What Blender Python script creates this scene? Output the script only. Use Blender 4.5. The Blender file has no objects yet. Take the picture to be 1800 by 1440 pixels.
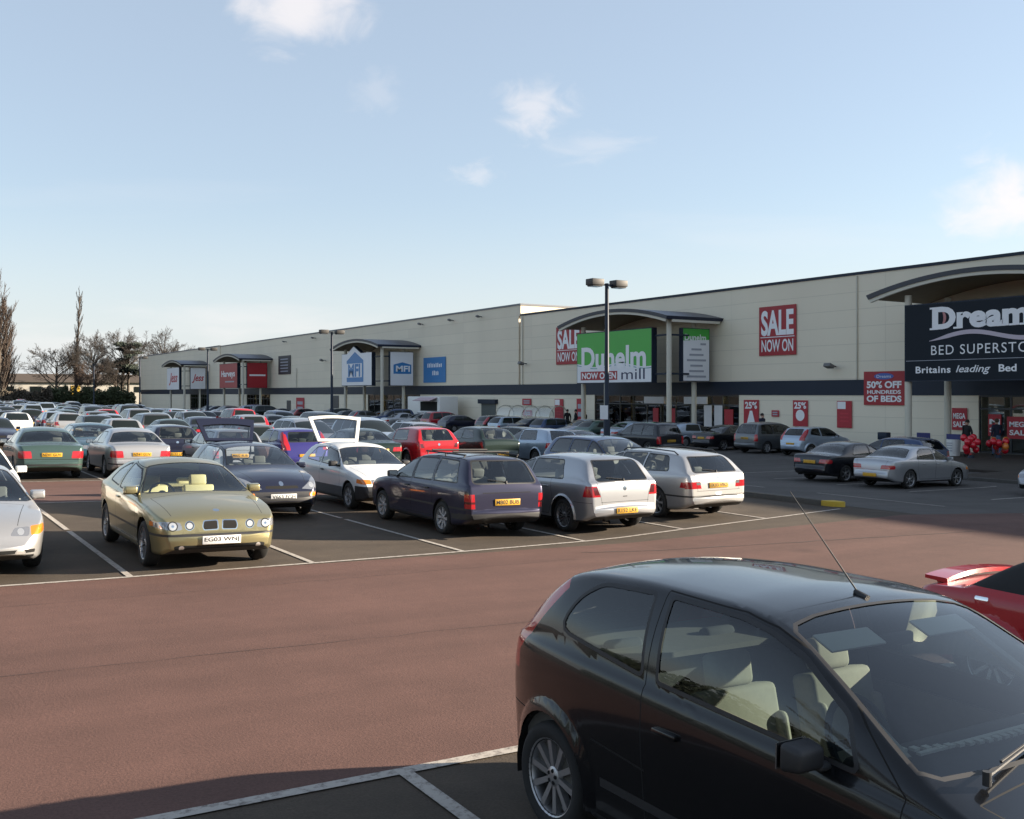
import bpy, bmesh, math, random
import numpy as np
from mathutils import Vector, Matrix
from mathutils.bvhtree import BVHTree
scene = bpy.context.scene
C = scene.collection
rad = math.radians
random.seed(7)

# ------------------------------------------------------------------ basics
def link(o, parent=None):
    C.objects.link(o)
    if parent is not None:
        o.parent = parent
    return o

def tag(o, label=None, cat=None, group=None, kind=None):
    if label: o['label'] = label
    if cat: o['category'] = cat
    if group: o['group'] = group
    if kind: o['kind'] = kind
    return o

def empty(name, loc=(0, 0, 0), rz=0.0):
    o = bpy.data.objects.new(name, None)
    o.empty_display_size = 0.2
    o.location = loc
    o.rotation_euler = (0, 0, rz)
    return link(o)

def copy_tree(o, parent=None):
    c = o.copy()
    link(c, parent)
    for ch in list(o.children):
        copy_tree(ch, c)
    return c

class MB:
    """collects faces of one mesh"""
    def __init__(s):
        s.v = []; s.f = []; s.m = []
    def add(s, vs, fs, m=0):
        b = len(s.v)
        s.v.extend([tuple(p) for p in vs])
        for f in fs:
            s.f.append(tuple(b + i for i in f)); s.m.append(m)
        return s
    def box(s, c, d, m=0, rz=0.0, M=None):
        x, y, z = d[0] / 2, d[1] / 2, d[2] / 2
        vs = [Vector((i * x, j * y, k * z)) for k in (-1, 1) for j in (-1, 1) for i in (-1, 1)]
        if rz:
            rm = Matrix.Rotation(rz, 3, 'Z'); vs = [rm @ p for p in vs]
        if M is not None: vs = [M @ p for p in vs]
        vs = [p + Vector(c) for p in vs]
        return s.add(vs, [(0, 2, 3, 1), (4, 5, 7, 6), (0, 1, 5, 4), (2, 6, 7, 3), (0, 4, 6, 2), (1, 3, 7, 5)], m)
    def tube(s, p0, p1, r0, r1=None, n=10, m=0, caps=True):
        r1 = r0 if r1 is None else r1
        p0, p1 = Vector(p0), Vector(p1)
        d = (p1 - p0)
        if d.length < 1e-6: return s
        d.normalize()
        a = d.orthogonal().normalized(); b = d.cross(a)
        vs = []
        for p, r in ((p0, r0), (p1, r1)):
            for i in range(n):
                t = 2 * math.pi * i / n
                vs.append(p + a * (r * math.cos(t)) + b * (r * math.sin(t)))
        fs = [(i, (i + 1) % n, n + (i + 1) % n, n + i) for i in range(n)]
        if caps:
            fs.append(tuple(range(n - 1, -1, -1))); fs.append(tuple(range(n, 2 * n)))
        return s.add(vs, fs, m)
    def path(s, pts, r, n=6, m=0):
        for a, b in zip(pts[:-1], pts[1:]): s.tube(a, b, r, r, n, m)
        return s
    def lathe(s, prof, n=24, m=0, axis='Z', c=(0, 0, 0)):
        """prof: (radius, height) list"""
        vs = []
        for r, h in prof:
            for i in range(n):
                t = 2 * math.pi * i / n
                a, b = r * math.cos(t), r * math.sin(t)
                p = (a, b, h) if axis == 'Z' else (a, h, b) if axis == 'Y' else (h, a, b)
                vs.append((p[0] + c[0], p[1] + c[1], p[2] + c[2]))
        fs = []
        for k in range(len(prof) - 1):
            for i in range(n):
                j = (i + 1) % n
                q = (k * n + i, k * n + j, (k + 1) * n + j, (k + 1) * n + i)
                fs.append(q if axis != 'Y' else q[::-1])
        return s.add(vs, fs, m)
    def ball(s, c, r, n=10, m=0, sc=(1, 1, 1)):
        prof = [(max(1e-4, r * math.sin(math.pi * k / (n // 2 + 1))), -r * math.cos(math.pi * k / (n // 2 + 1))) for k in range(n // 2 + 2)]
        t = MB().lathe(prof, n)
        return s.add([(c[0] + p[0] * sc[0], c[1] + p[1] * sc[1], c[2] + p[2] * sc[2]) for p in t.v], t.f, m)
    def build(s, name, mats, parent=None, smooth=False, loc=None, bevel=0.0, seg=2, angle=35):
        me = bpy.data.meshes.new(name)
        me.from_pydata(s.v, [], s.f)
        mats = mats if isinstance(mats, (list, tuple)) else [mats]
        for mm in mats: me.materials.append(mm)
        if len(mats) > 1: me.polygons.foreach_set('material_index', s.m)
        if bevel:
            bm = bmesh.new(); bm.from_mesh(me)
            bmesh.ops.remove_doubles(bm, verts=bm.verts, dist=1e-5)
            es = [e for e in bm.edges if len(e.link_faces) == 2 and e.calc_face_angle(0) > rad(30)]
            bmesh.ops.bevel(bm, geom=es, offset=bevel, segments=seg, affect='EDGES', profile=0.5)
            bm.to_mesh(me); bm.free()
        if smooth or bevel:
            me.shade_smooth()
            if smooth != 'all':
                me.set_sharp_from_angle(angle=rad(angle))
        me.update()
        o = bpy.data.objects.new(name, me)
        if loc is not None: o.location = loc
        return link(o, parent)

# ------------------------------------------------------------------ materials
MATS = {}
def nodes(name):
    m = bpy.data.materials.new(name); m.use_nodes = True
    nt = m.node_tree
    return m, nt, nt.nodes['Principled BSDF'], nt.nodes['Material Output']

def mat(name, rgb, rough=0.6, metal=0.0, var=0.0, scale=8.0, coat=0.0, spec=None, bump=0.0):
    if name in MATS: return MATS[name]
    m, nt, b, out = nodes(name)
    b.inputs['Base Color'].default_value = (*rgb, 1)
    b.inputs['Roughness'].default_value = rough
    b.inputs['Metallic'].default_value = metal
    if coat:
        b.inputs['Coat Weight'].default_value = coat
        b.inputs['Coat Roughness'].default_value = 0.03
    if spec is not None: b.inputs['Specular IOR Level'].default_value = spec
    if var:
        tc = nt.nodes.new('ShaderNodeTexCoord')
        n = nt.nodes.new('ShaderNodeTexNoise'); n.inputs['Scale'].default_value = scale; n.inputs['Detail'].default_value = 6
        r = nt.nodes.new('ShaderNodeMix'); r.data_type = 'RGBA'
        r.inputs['A'].default_value = (*[c * (1 - var) for c in rgb], 1)
        r.inputs['B'].default_value = (*[min(1, c * (1 + var)) for c in rgb], 1)
        nt.links.new(tc.outputs['Object'], n.inputs['Vector'])
        nt.links.new(n.outputs['Fac'], r.inputs['Factor'])
        nt.links.new(r.outputs['Result'], b.inputs['Base Color'])
        if bump:
            bp = nt.nodes.new('ShaderNodeBump'); bp.inputs['Strength'].default_value = bump; bp.inputs['Distance'].default_value = 0.02
            nt.links.new(n.outputs['Fac'], bp.inputs['Height']); nt.links.new(bp.outputs['Normal'], b.inputs['Normal'])
    MATS[name] = m
    return m

def paint(name, rgb, metal=0.0, rough=0.32, inner=(0.03, 0.03, 0.03)):
    """clear-coated car paint, road dust towards rough patches, dark lining on its inner face"""
    key = 'paint_' + name
    if key in MATS: return MATS[key]
    m, nt, b, out = nodes(key)
    tc = nt.nodes.new('ShaderNodeTexCoord')
    n = nt.nodes.new('ShaderNodeTexNoise'); n.inputs['Scale'].default_value = 2.2; n.inputs['Detail'].default_value = 7; n.inputs['Roughness'].default_value = .65
    nt.links.new(tc.outputs['Object'], n.inputs['Vector'])
    mr = nt.nodes.new('ShaderNodeMapRange'); mr.inputs['From Min'].default_value = .35; mr.inputs['From Max'].default_value = .75
    mr.inputs['To Min'].default_value = .02; mr.inputs['To Max'].default_value = .12
    nt.links.new(n.outputs['Fac'], mr.inputs['Value'])
    nt.links.new(mr.outputs['Result'], b.inputs['Coat Roughness'])
    mx = nt.nodes.new('ShaderNodeMix'); mx.data_type = 'RGBA'
    mx.inputs['A'].default_value = (*rgb, 1)
    mx.inputs['B'].default_value = (*[c * .93 + .004 for c in rgb], 1)
    nt.links.new(n.outputs['Fac'], mx.inputs['Factor'])
    g = nt.nodes.new('ShaderNodeNewGeometry')
    mi = nt.nodes.new('ShaderNodeMix'); mi.data_type = 'RGBA'
    nt.links.new(g.outputs['Backfacing'], mi.inputs['Factor'])
    nt.links.new(mx.outputs['Result'], mi.inputs['A']); mi.inputs['B'].default_value = (*inner, 1)
    nt.links.new(mi.outputs['Result'], b.inputs['Base Color'])
    b.inputs['Metallic'].default_value = metal
    b.inputs['Roughness'].default_value = rough
    b.inputs['Coat Weight'].default_value = 1.0
    b.inputs['Coat IOR'].default_value = 1.45 if max(rgb) > .01 else 1.38
    b.inputs['Specular IOR Level'].default_value = .2
    MATS[key] = m
    return m

def glass(name, tint=(0.80, 0.86, 0.84), refl=1.5):
    if name in MATS: return MATS[name]
    m, nt, b, out = nodes(name)
    nt.nodes.remove(b)
    tr = nt.nodes.new('ShaderNodeBsdfTransparent'); tr.inputs['Color'].default_value = (*tint, 1)
    gl = nt.nodes.new('ShaderNodeBsdfGlossy'); gl.inputs['Roughness'].default_value = 0.0; gl.inputs['Color'].default_value = (1, 1, 1, 1)
    fr = nt.nodes.new('ShaderNodeFresnel'); fr.inputs['IOR'].default_value = 1.5
    ma = nt.nodes.new('ShaderNodeMath'); ma.operation = 'MULTIPLY_ADD'; ma.inputs[1].default_value = refl; ma.inputs[2].default_value = 0.02; ma.use_clamp = True
    mx = nt.nodes.new('ShaderNodeMixShader')
    nt.links.new(fr.outputs[0], ma.inputs[0]); nt.links.new(ma.outputs[0], mx.inputs[0])
    nt.links.new(tr.outputs[0], mx.inputs[1]); nt.links.new(gl.outputs[0], mx.inputs[2])
    nt.links.new(mx.outputs[0], out.inputs['Surface'])
    MATS[name] = m
    return m

GLASS = glass('clear_glass')
GLASS_T = glass('tinted_glass', (0.55, 0.62, 0.60))
GLASS_DARK = mat('dark_glass', (0.012, 0.016, 0.016), rough=0.03, spec=0.32)
RUBBER = mat('tyre_rubber', (0.018, 0.018, 0.018), rough=0.85, var=.3, scale=20)
TRIM = mat('black_plastic', (0.022, 0.022, 0.024), rough=0.55, var=.25, scale=14)
GAP = mat('shut_gap', (0.004, 0.004, 0.004), rough=0.9)
CHROME = mat('chrome', (0.75, 0.75, 0.76), rough=0.12, metal=1.0)
ALLOY = mat('alloy', (0.46, 0.46, 0.47), rough=0.38, metal=0.85, var=.1, scale=30)
STEEL_TRIM = mat('wheel_trim', (0.42, 0.42, 0.43), rough=0.45, metal=0.4, var=.15, scale=30)
LAMP = mat('lamp_clear', (0.34, 0.35, 0.37), rough=0.14, metal=0.6, coat=1.0)
LAMP_IN = mat('lamp_reflector', (0.80, 0.79, 0.76), rough=0.32, metal=.8)
AMBER = mat('amber_lens', (0.75, 0.20, 0.015), rough=0.18, coat=1.0)
RED_L = mat('red_lens', (0.42, 0.012, 0.018), rough=0.16, coat=1.0)
RED_DARK = mat('smoked_red_lens', (0.09, 0.012, 0.014), rough=0.16, coat=1.0)
PLATE_Y = mat('plate_yellow', (0.66, 0.36, 0.03), rough=0.45, var=.4, scale=16)
PLATE_W = mat('plate_white', (0.80, 0.80, 0.78), rough=0.4, var=.05, scale=12)
INK = mat('ink_black', (0.012, 0.012, 0.012), rough=0.6)
WHITE = mat('white_plastic', (0.78, 0.78, 0.76), rough=0.45, var=.05)
SEAT_DARK = mat('seat_charcoal', (0.045, 0.047, 0.052), rough=0.9, var=.3, scale=30)
SEAT_GREY = mat('seat_grey', (0.12, 0.125, 0.13), rough=0.9, var=.2, scale=30)
SEAT_BEIGE = mat('seat_beige', (0.52, 0.47, 0.36), rough=0.8, var=.12, scale=25)
SEAT_CREAM = mat('seat_cream', (0.66, 0.60, 0.34), rough=0.6, var=.08, scale=20)
DASH = mat('dash', (0.035, 0.036, 0.038), rough=0.7, var=.2, scale=25)
LINING = mat('headlining', (0.40, 0.38, 0.33), rough=0.9, var=.08, scale=20)

# ------------------------------------------------------------------ lettering
def text_mesh(txt, w, h, depth=0.006, bold=0.0, shear=0.0, spacing=1.0, key=None):
    """flat raised lettering filling a w x h box, centred, in the local XY plane facing +Z"""
    cu = bpy.data.curves.new('lettering', 'FONT')
    cu.body = txt; cu.size = 1.0; cu.align_x = 'CENTER'; cu.align_y = 'CENTER'
    cu.offset = bold; cu.shear = shear; cu.space_character = spacing; cu.resolution_u = 4
    o = bpy.data.objects.new('lettering', cu); C.objects.link(o)
    dg = bpy.context.evaluated_depsgraph_get(); dg.update()
    me = bpy.data.meshes.new_from_object(o.evaluated_get(dg))
    C.objects.unlink(o); bpy.data.objects.remove(o)
    n = len(me.vertices)
    co = np.zeros(n * 3); me.vertices.foreach_get('co', co); co = co.reshape(-1, 3)
    lo, hi = co.min(0), co.max(0)
    c = (lo + hi) / 2
    sx = w / max(hi[0] - lo[0], 1e-6); sy = h / max(hi[1] - lo[1], 1e-6)
    co = (co - c) * np.array([sx, sy, 1.0]); co[:, 2] = depth
    me.vertices.foreach_set('co', co.ravel()); me.update()
    me.materials.clear()
    return me

def place_text(name, txt, w, h, centre, xdir, ydir, m, parent=None, depth=0.006, **k):
    me = text_mesh(txt, w, h, depth, **k)
    me.materials.append(m)
    x = Vector(xdir).normalized(); y = Vector(ydir).normalized(); z = x.cross(y)
    M = Matrix((x, y, z)).transposed().to_4x4(); M.translation = Vector(centre)
    me.transform(M)
    return link(bpy.data.objects.new(name, me), parent)

# ------------------------------------------------------------------ terrain height
CAMZ = 3.15
GX = [-60, -8, 0, 11, 18.5, 27, 31, 900]
GH = [2.0, 2.08, 2.3, 2.6, 2.6, 3.08, 3.15, 3.15]
def gz(x):
    return CAMZ - float(np.interp(x, GX, GH))
def gslope(x):
    return (gz(x + .8) - gz(x - .8)) / 1.6
# ------------------------------------------------------------------ car shells
def pchip(pts):
    x = np.array([p[0] for p in pts], float); y = np.array([p[1] for p in pts], float)
    h = np.diff(x); d = np.diff(y) / h
    m = np.zeros(len(x))
    for i in range(1, len(x) - 1):
        if d[i - 1] * d[i] > 0:
            w1, w2 = 2 * h[i] + h[i - 1], h[i] + 2 * h[i - 1]
            m[i] = (w1 + w2) / (w1 / d[i - 1] + w2 / d[i])
    m[0], m[-1] = d[0], d[-1]
    def f(t):
        t = min(max(t, x[0]), x[-1])
        i = int(min(max(np.searchsorted(x, t) - 1, 0), len(h) - 1))
        s = (t - x[i]) / h[i]
        return float(y[i] * (1 + 2 * s) * (1 - s) ** 2 + m[i] * h[i] * s * (1 - s) ** 2 + y[i + 1] * s * s * (3 - 2 * s) + m[i + 1] * h[i] * s * s * (s - 1))
    return f

def catmull(P, per):
    P = [np.array(p, float) for p in P]
    P = [2 * P[0] - P[1]] + P + [2 * P[-1] - P[-2]]
    out = []
    for i in range(1, len(P) - 2):
        for k in range(per):
            t = k / per
            a, b, c, d = P[i - 1], P[i], P[i + 1], P[i + 2]
            out.append(.5 * ((2 * b) + (-a + c) * t + (2 * a - 5 * b + 4 * c - d) * t * t + (-a + 3 * b - 3 * c + d) * t ** 3))
    out.append(P[-2])
    return out

class Shape:
    """half-section functions of a car body; x from tail (0) to nose (L)"""
    def __init__(s, S):
        s.S = S; L = S['L']
        s.top = pchip(S['top']); s.belt = pchip(S['belt'])
        s.zb = pchip(S.get('zb', [(0, .34), (.25, .24), (.6, .20), (L - .6, .20), (L - .2, .22), (L, .30)]))
        s.plan = pchip(S.get('plan', [(0, .78), (.06, .87), (.18, .94), (.5, .99), (.9, 1), (L - 1.1, 1), (L - .6, .975), (L - .25, .90), (L - .07, .80), (L, .68)]))
        s.roof = max(p[1] for p in S['top'])
        s.crown = S.get('crown', .06)
    def dims(s, x):
        S = s.S
        hw = S['W'] / 2 * s.plan(x)
        zt = s.top(x); zb = s.zb(x)
        zf = min(s.belt(x), zt - .035)
        zf = max(zf, zb + .12)
        yf = hw * S.get('shoulder', .955)
        cr = s.crown
        ze = max(zf + .004, zt - cr)
        g = min(1, max(0, (ze - zf) / max(.05, s.roof - cr - s.belt(x))))
        we = (yf - .012) * (1 - g) + min(S['wr'], hw) * g
        return hw, zt, zb, zf, yf, ze, we, g
    def section(s, x, fine):
        S = s.S
        hw, zt, zb, zf, yf, ze, we, g = s.dims(x)
        zs = zf - .05
        H = zs - zb
        low = [(hw * .90, zb), (hw * .955, zb + .035 * min(1, H / .4)), (hw * .972, zb + .22 * H), (hw * .992, zb + .55 * H), (hw * 1.0, zb + .78 * H), (hw * .987, zs), (yf, zf)]
        rows = [np.array((0, zb)), np.array((hw * .6, zb))]
        rows += catmull(low, 2 if fine else 1)
        F = np.array((yf, zf)); P = np.array((we, ze))
        D = P - F; ln = max(1e-6, np.linalg.norm(D))
        rc = min(S.get('rc', .055), ln * .45)
        Pa = P - D / ln * rc
        nb = 6 if fine else 3
        for k in range(1, nb + 1):
            t = k / nb
            p = F + (Pa - F) * t
            p[0] += .03 * g * math.sin(math.pi * t * .9)
            rows.append(p)
        yb = max(.02, we - rc * 1.1)
        def crown(y): return ze + (zt - ze) * (1 - (y / max(we, .01)) ** 2)
        Pb = np.array((yb, crown(yb)))
        nc = 3 if fine else 2
        Q0 = rows[-1].copy()
        for k in range(1, nc + 1):
            t = k / nc
            rows.append((1 - t) ** 2 * Q0 + 2 * t * (1 - t) * P + t * t * Pb)
        nt = 7 if fine else 3
        for k in range(1, nt + 1):
            y = yb * (1 - k / nt)
            rows.append(np.array((y, crown(y))))
        return rows

def shell(S, ds):
    sh = Shape(S); L = S['L']; fine = ds < .1
    xs = [0.0]; acc = 0
    N = 1500
    px, pz = 0, sh.top(0); pw = sh.plan(0)
    for i in range(1, N + 1):
        x = L * i / N; z = sh.top(x); w = sh.plan(x)
        acc += math.sqrt((x - px) ** 2 + (z - pz) ** 2 + (w - pw) ** 2)
        px, pz, pw = x, z, w
        if acc >= ds or i == N:
            if i == N and L - xs[-1] < ds * .3: xs[-1] = L
            else: xs.append(x)
            acc = 0
    bm = bmesh.new()
    rings = []
    for x in xs:
        sec = sh.section(x, fine)
        rings.append([bm.verts.new((x, max(0, p[0]), p[1])) for p in sec])
    M = len(rings[0])
    lay = bm.faces.layers.int.new('tag')
    for i in range(len(rings) - 1):
        for j in range(M - 1):
            f = bm.faces.new((rings[i][j], rings[i + 1][j], rings[i + 1][j + 1], rings[i][j + 1]))
            if j < 2: f[lay] = 2
    for end, b, flip in ((0, -S.get('bulge_r', .05), 0), (-1, S.get('bulge_f', .07), 1)):
        prev = rings[end]; x0 = xs[end]
        base = [v.co.copy() for v in prev]
        zc = (base[0].z + base[-1].z) / 2
        ks = (.97, .88, .7, .45, .2) if fine else (.85, .5)
        for s in ks:
            cur = [bm.verts.new((x0 + b * (1 - s ** 3), c.y * s, zc + (c.z - zc) * s)) for c in base]
            for j in range(M - 1):
                q = (prev[j], prev[j + 1], cur[j + 1], cur[j])
                bm.faces.new(q if not flip else q[::-1])
            prev = cur
        cv = bm.verts.new((x0 + b, 0, zc))
        for j in range(M - 1):
            q = (prev[j], prev[j + 1], cv)
            bm.faces.new(q if not flip else q[::-1])
    bm.normal_update()
    # outward orientation: roof must look up
    up = sum(f.normal.z for f in bm.faces if f.calc_center_median().z > sh.roof - .08)
    if up < 0: bmesh.ops.reverse_faces(bm, faces=bm.faces[:])
    bad = [f for f in bm.faces if f.calc_area() < 1e-9]
    if bad: bmesh.ops.delete(bm, geom=bad, context='FACES')
    bm.normal_update()
    return sh, bm, lay

AX = {'side': (0, 2), 'front': (1, 2), 'rear': (1, 2), 'top': (0, 1)}
def cut(bm, lay, poly, axis, tid, allow=(0,), th=.08):
    """cut the convex outline POLY (projected along AXIS) into the shell and give the faces inside it the tag TID"""
    a, b = AX[axis]
    xs = [p[0] for p in poly]; ys = [p[1] for p in poly]
    x0, x1, y0, y1 = min(xs), max(xs), min(ys), max(ys)
    mx = max(v.co.x for v in bm.verts)
    sel = []
    for f in bm.faces:
        if f[lay] not in allow: continue
        n = f.normal
        if axis == 'side' and n.y < .15: continue
        if axis == 'front' and (n.x < th or f.calc_center_median().x < mx * .5): continue
        if axis == 'rear' and (n.x > -th or f.calc_center_median().x > mx * .5): continue
        if axis == 'top' and n.z < .25: continue
        fx = [v.co[a] for v in f.verts]; fy = [v.co[b] for v in f.verts]
        if max(fx) < x0 or min(fx) > x1 or max(fy) < y0 or min(fy) > y1: continue
        sel.append(f)
    ar = sum(poly[i][0] * poly[(i + 1) % len(poly)][1] - poly[(i + 1) % len(poly)][0] * poly[i][1] for i in range(len(poly)))
    if ar < 0: poly = poly[::-1]
    for i in range(len(poly)):
        if not sel: return []
        p, q = poly[i], poly[(i + 1) % len(poly)]
        nx, ny = (q[1] - p[1]), -(q[0] - p[0])        # outward for a counter-clockwise outline
        l = math.hypot(nx, ny)
        if l < 1e-7: continue
        co = [0, 0, 0]; no = [0, 0, 0]
        co[a], co[b] = p; no[a], no[b] = nx / l, ny / l
        geom = set(sel)
        for f in sel:
            geom.update(f.edges); geom.update(f.verts)
        r = bmesh.ops.bisect_plane(bm, geom=list(geom), dist=1e-6, plane_co=co, plane_no=no)
        sel = []
        for g in r['geom']:
            if isinstance(g, bmesh.types.BMFace):
                c = g.calc_center_median()
                if (c[a] - p[0]) * nx + (c[b] - p[1]) * ny < 0: sel.append(g)
    for f in sel: f[lay] = tid
    return sel

def rounded(poly, r, n=3):
    """convex outline with its corners rounded"""
    out = []
    N = len(poly)
    for i in range(N):
        p0, p, p1 = np.array(poly[i - 1], float), np.array(poly[i], float), np.array(poly[(i + 1) % N], float)
        rr = r[i] if isinstance(r, (list, tuple)) else r
        if rr <= 0: out.append(tuple(p)); continue
        a, b = p0 - p, p1 - p
        la, lb = np.linalg.norm(a), np.linalg.norm(b)
        k = min(rr, la * .45, lb * .45)
        A, B = p + a / la * k, p + b / lb * k
        for t in np.linspace(0, 1, n + 1):
            out.append(tuple((1 - t) ** 2 * A + 2 * t * (1 - t) * p + t * t * B))
    return out

def grow(poly, d):
    """outline offset outwards by d"""
    P = [np.array(p, float) for p in poly]
    ar = sum(P[i][0] * P[(i + 1) % len(P)][1] - P[(i + 1) % len(P)][0] * P[i][1] for i in range(len(P)))
    if ar < 0: P = P[::-1]
    N = len(P); out = []
    for i in range(N):
        e0, e1 = P[i] - P[i - 1], P[(i + 1) % N] - P[i]
        n0 = np.array((e0[1], -e0[0])) / max(1e-9, np.linalg.norm(e0)); n1 = np.array((e1[1], -e1[0])) / max(1e-9, np.linalg.norm(e1))
        m = n0 + n1; m = m / max(1e-9, m @ m) * 2
        out.append(tuple(P[i] + m * d))
    return out

def circle(c, r, n=22):
    return [(c[0] + r * math.cos(2 * math.pi * i / n), c[1] + r * math.sin(2 * math.pi * i / n)) for i in range(n)]

# ---- wheels (axis along local Y, outer face towards +Y)
WHEELS = {}
def wheel_meshes(r, style, n_sp, w=.19):
    key = (round(r, 3), style, n_sp)
    if key in WHEELS: return WHEELS[key]
    rr = r * (.69 if style != 'trim' else .66)
    t = MB()
    h = w / 2
    t.lathe([(rr - .01, -h * .8), (rr + .012, -h * .96), (r * .86, -h * 1.06), (r * .955, -h * .9), (r * .992, -h * .6), (r, 0), (r * .992, h * .6), (r * .955, h * .9), (r * .86, h * 1.06), (rr + .012, h * .96), (rr - .01, h * .8)], 40, axis='Y')
    tyre = t.build('wheel', RUBBER, smooth='all'); C.objects.unlink(tyre)
    m = MB()
    yo = h * .86
    m.lathe([(rr, -h * .8), (rr * .96, -h * .4), (rr * .93, h * .35), (rr * .95, yo - .012), (rr * .985, yo), (rr + .004, yo + .004), (rr + .004, yo - .02)], 36, axis='Y')
    m.lathe([(rr * .93, -.02), (.02, -.02)], 24, m=1, axis='Y')          # dark drum behind the spokes
    hub = rr * .2
    m.lathe([(hub * 1.5, yo - .05), (hub * 1.35, yo - .02), (hub * 1.0, yo - .012), (hub * .5, yo - .008), (.001, yo - .008)], 18, axis='Y')
    for k in range(n_sp):
        a = 2 * math.pi * (k + .5) / n_sp
        for off, wd in (((0, .17),) if style == 'spoke' else ((-.16, .06), (.16, .06)) if style == 'double' else ((0, .24),)):
            ca, sa = math.cos(a), math.sin(a)
            wi = rr * wd * (0.8 if style != 'trim' else .7); wo = rr * wd * (1.0 if style != 'trim' else 1.15)
            def P(rad_, s_, y): return (rad_ * ca - s_ * sa, y, rad_ * sa + s_ * ca)
            o0, o1 = rr * off * .6, rr * off
            vs = [P(hub, o0 - wi / 2, yo - .02), P(hub, o0 + wi / 2, yo - .02), P(rr * .96, o1 + wo / 2, yo - .008), P(rr * .96, o1 - wo / 2, yo - .008),
                  P(hub, o0 - wi / 2, yo - .06), P(hub, o0 + wi / 2, yo - .06), P(rr * .96, o1 + wo / 2, yo - .045), P(rr * .96, o1 - wo / 2, yo - .045)]
            m.add(vs, [(0, 1, 2, 3), (4, 7, 6, 5), (0, 4, 5, 1), (1, 5, 6, 2), (2, 6, 7, 3), (3, 7, 4, 0)])
    for k in range(5):
        a = 2 * math.pi * k / 5
        m.ball((hub * .78 * math.cos(a), yo - .012, hub * .78 * math.sin(a)), .012, 6, 1)
    rim = m.build('rim', [ALLOY if style != 'trim' else STEEL_TRIM, GAP], smooth=True, angle=40); C.objects.unlink(rim)
    WHEELS[key] = (tyre.data, rim.data)
    return WHEELS[key]

PROPS = {}
def prop(name, fn):
    if name not in PROPS:
        o = fn(); C.objects.unlink(o); PROPS[name] = o.data
    return PROPS[name]

def seat_data(m, rear=False):
    def f():
        b = MB()
        if rear:
            b.box((.02, 0, .36), (.50, 1.22, .18)); b.box((-.27, 0, .62), (.16, 1.22, .52), M=Matrix.Rotation(-.22, 3, 'Y'))
            for y in (-.36, .36): b.box((-.34, y, .94), (.09, .25, .14), M=Matrix.Rotation(-.2, 3, 'Y'))
        else:
            b.box((.04, 0, .36), (.52, .50, .16), M=Matrix.Rotation(-.08, 3, 'Y'))
            b.box((-.25, 0, .66), (.15, .48, .60), M=Matrix.Rotation(-.25, 3, 'Y'))
            for y in (-.215, .215): b.box((-.20, y, .62), (.16, .07, .42), M=Matrix.Rotation(-.25, 3, 'Y'))
            b.box((-.355, 0, 1.03), (.10, .27, .17), M=Matrix.Rotation(-.2, 3, 'Y'))
            for y in (-.05, .05): b.tube((-.345, y, .90), (-.355, y, 1.0), .008)
        return b.build('seat', m, bevel=.035, seg=3)
    return prop('seat_%s_%d' % (m.name, rear), f)

def emit(me_name, faces, full, mats, parent, name, x0, norm, xf=None, slots=None, shift=0.0):
    """faces of the cut shell as an object of their own, with the whole shell's smooth normals"""
    idx = {}; vs = []; fs = []; nm = []; mi = []
    for f, key in faces:
        q = []
        for v in f.verts:
            if v not in idx:
                idx[v] = len(vs)
                n = norm[v]
                p = v.co - n * shift
                p = Vector((p.x - x0, p.y, p.z))
                if xf is not None:
                    p = xf @ p; n = (xf.to_3x3() @ n)
                vs.append(p); nm.append(n)
            q.append(idx[v])
        fs.append(q); mi.append(key)
    me = bpy.data.meshes.new(me_name)
    me.from_pydata(vs, [], fs)
    for m in mats: me.materials.append(m)
    me.polygons.foreach_set('material_index', mi)
    me.shade_smooth(); me.update()
    try: me.normals_split_custom_set_from_vertices([tuple(n) for n in nm])
    except Exception: pass
    o = bpy.data.objects.new(name, me)
    return link(o, parent)

def mirror_poly_tag(S):
    return S

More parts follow.
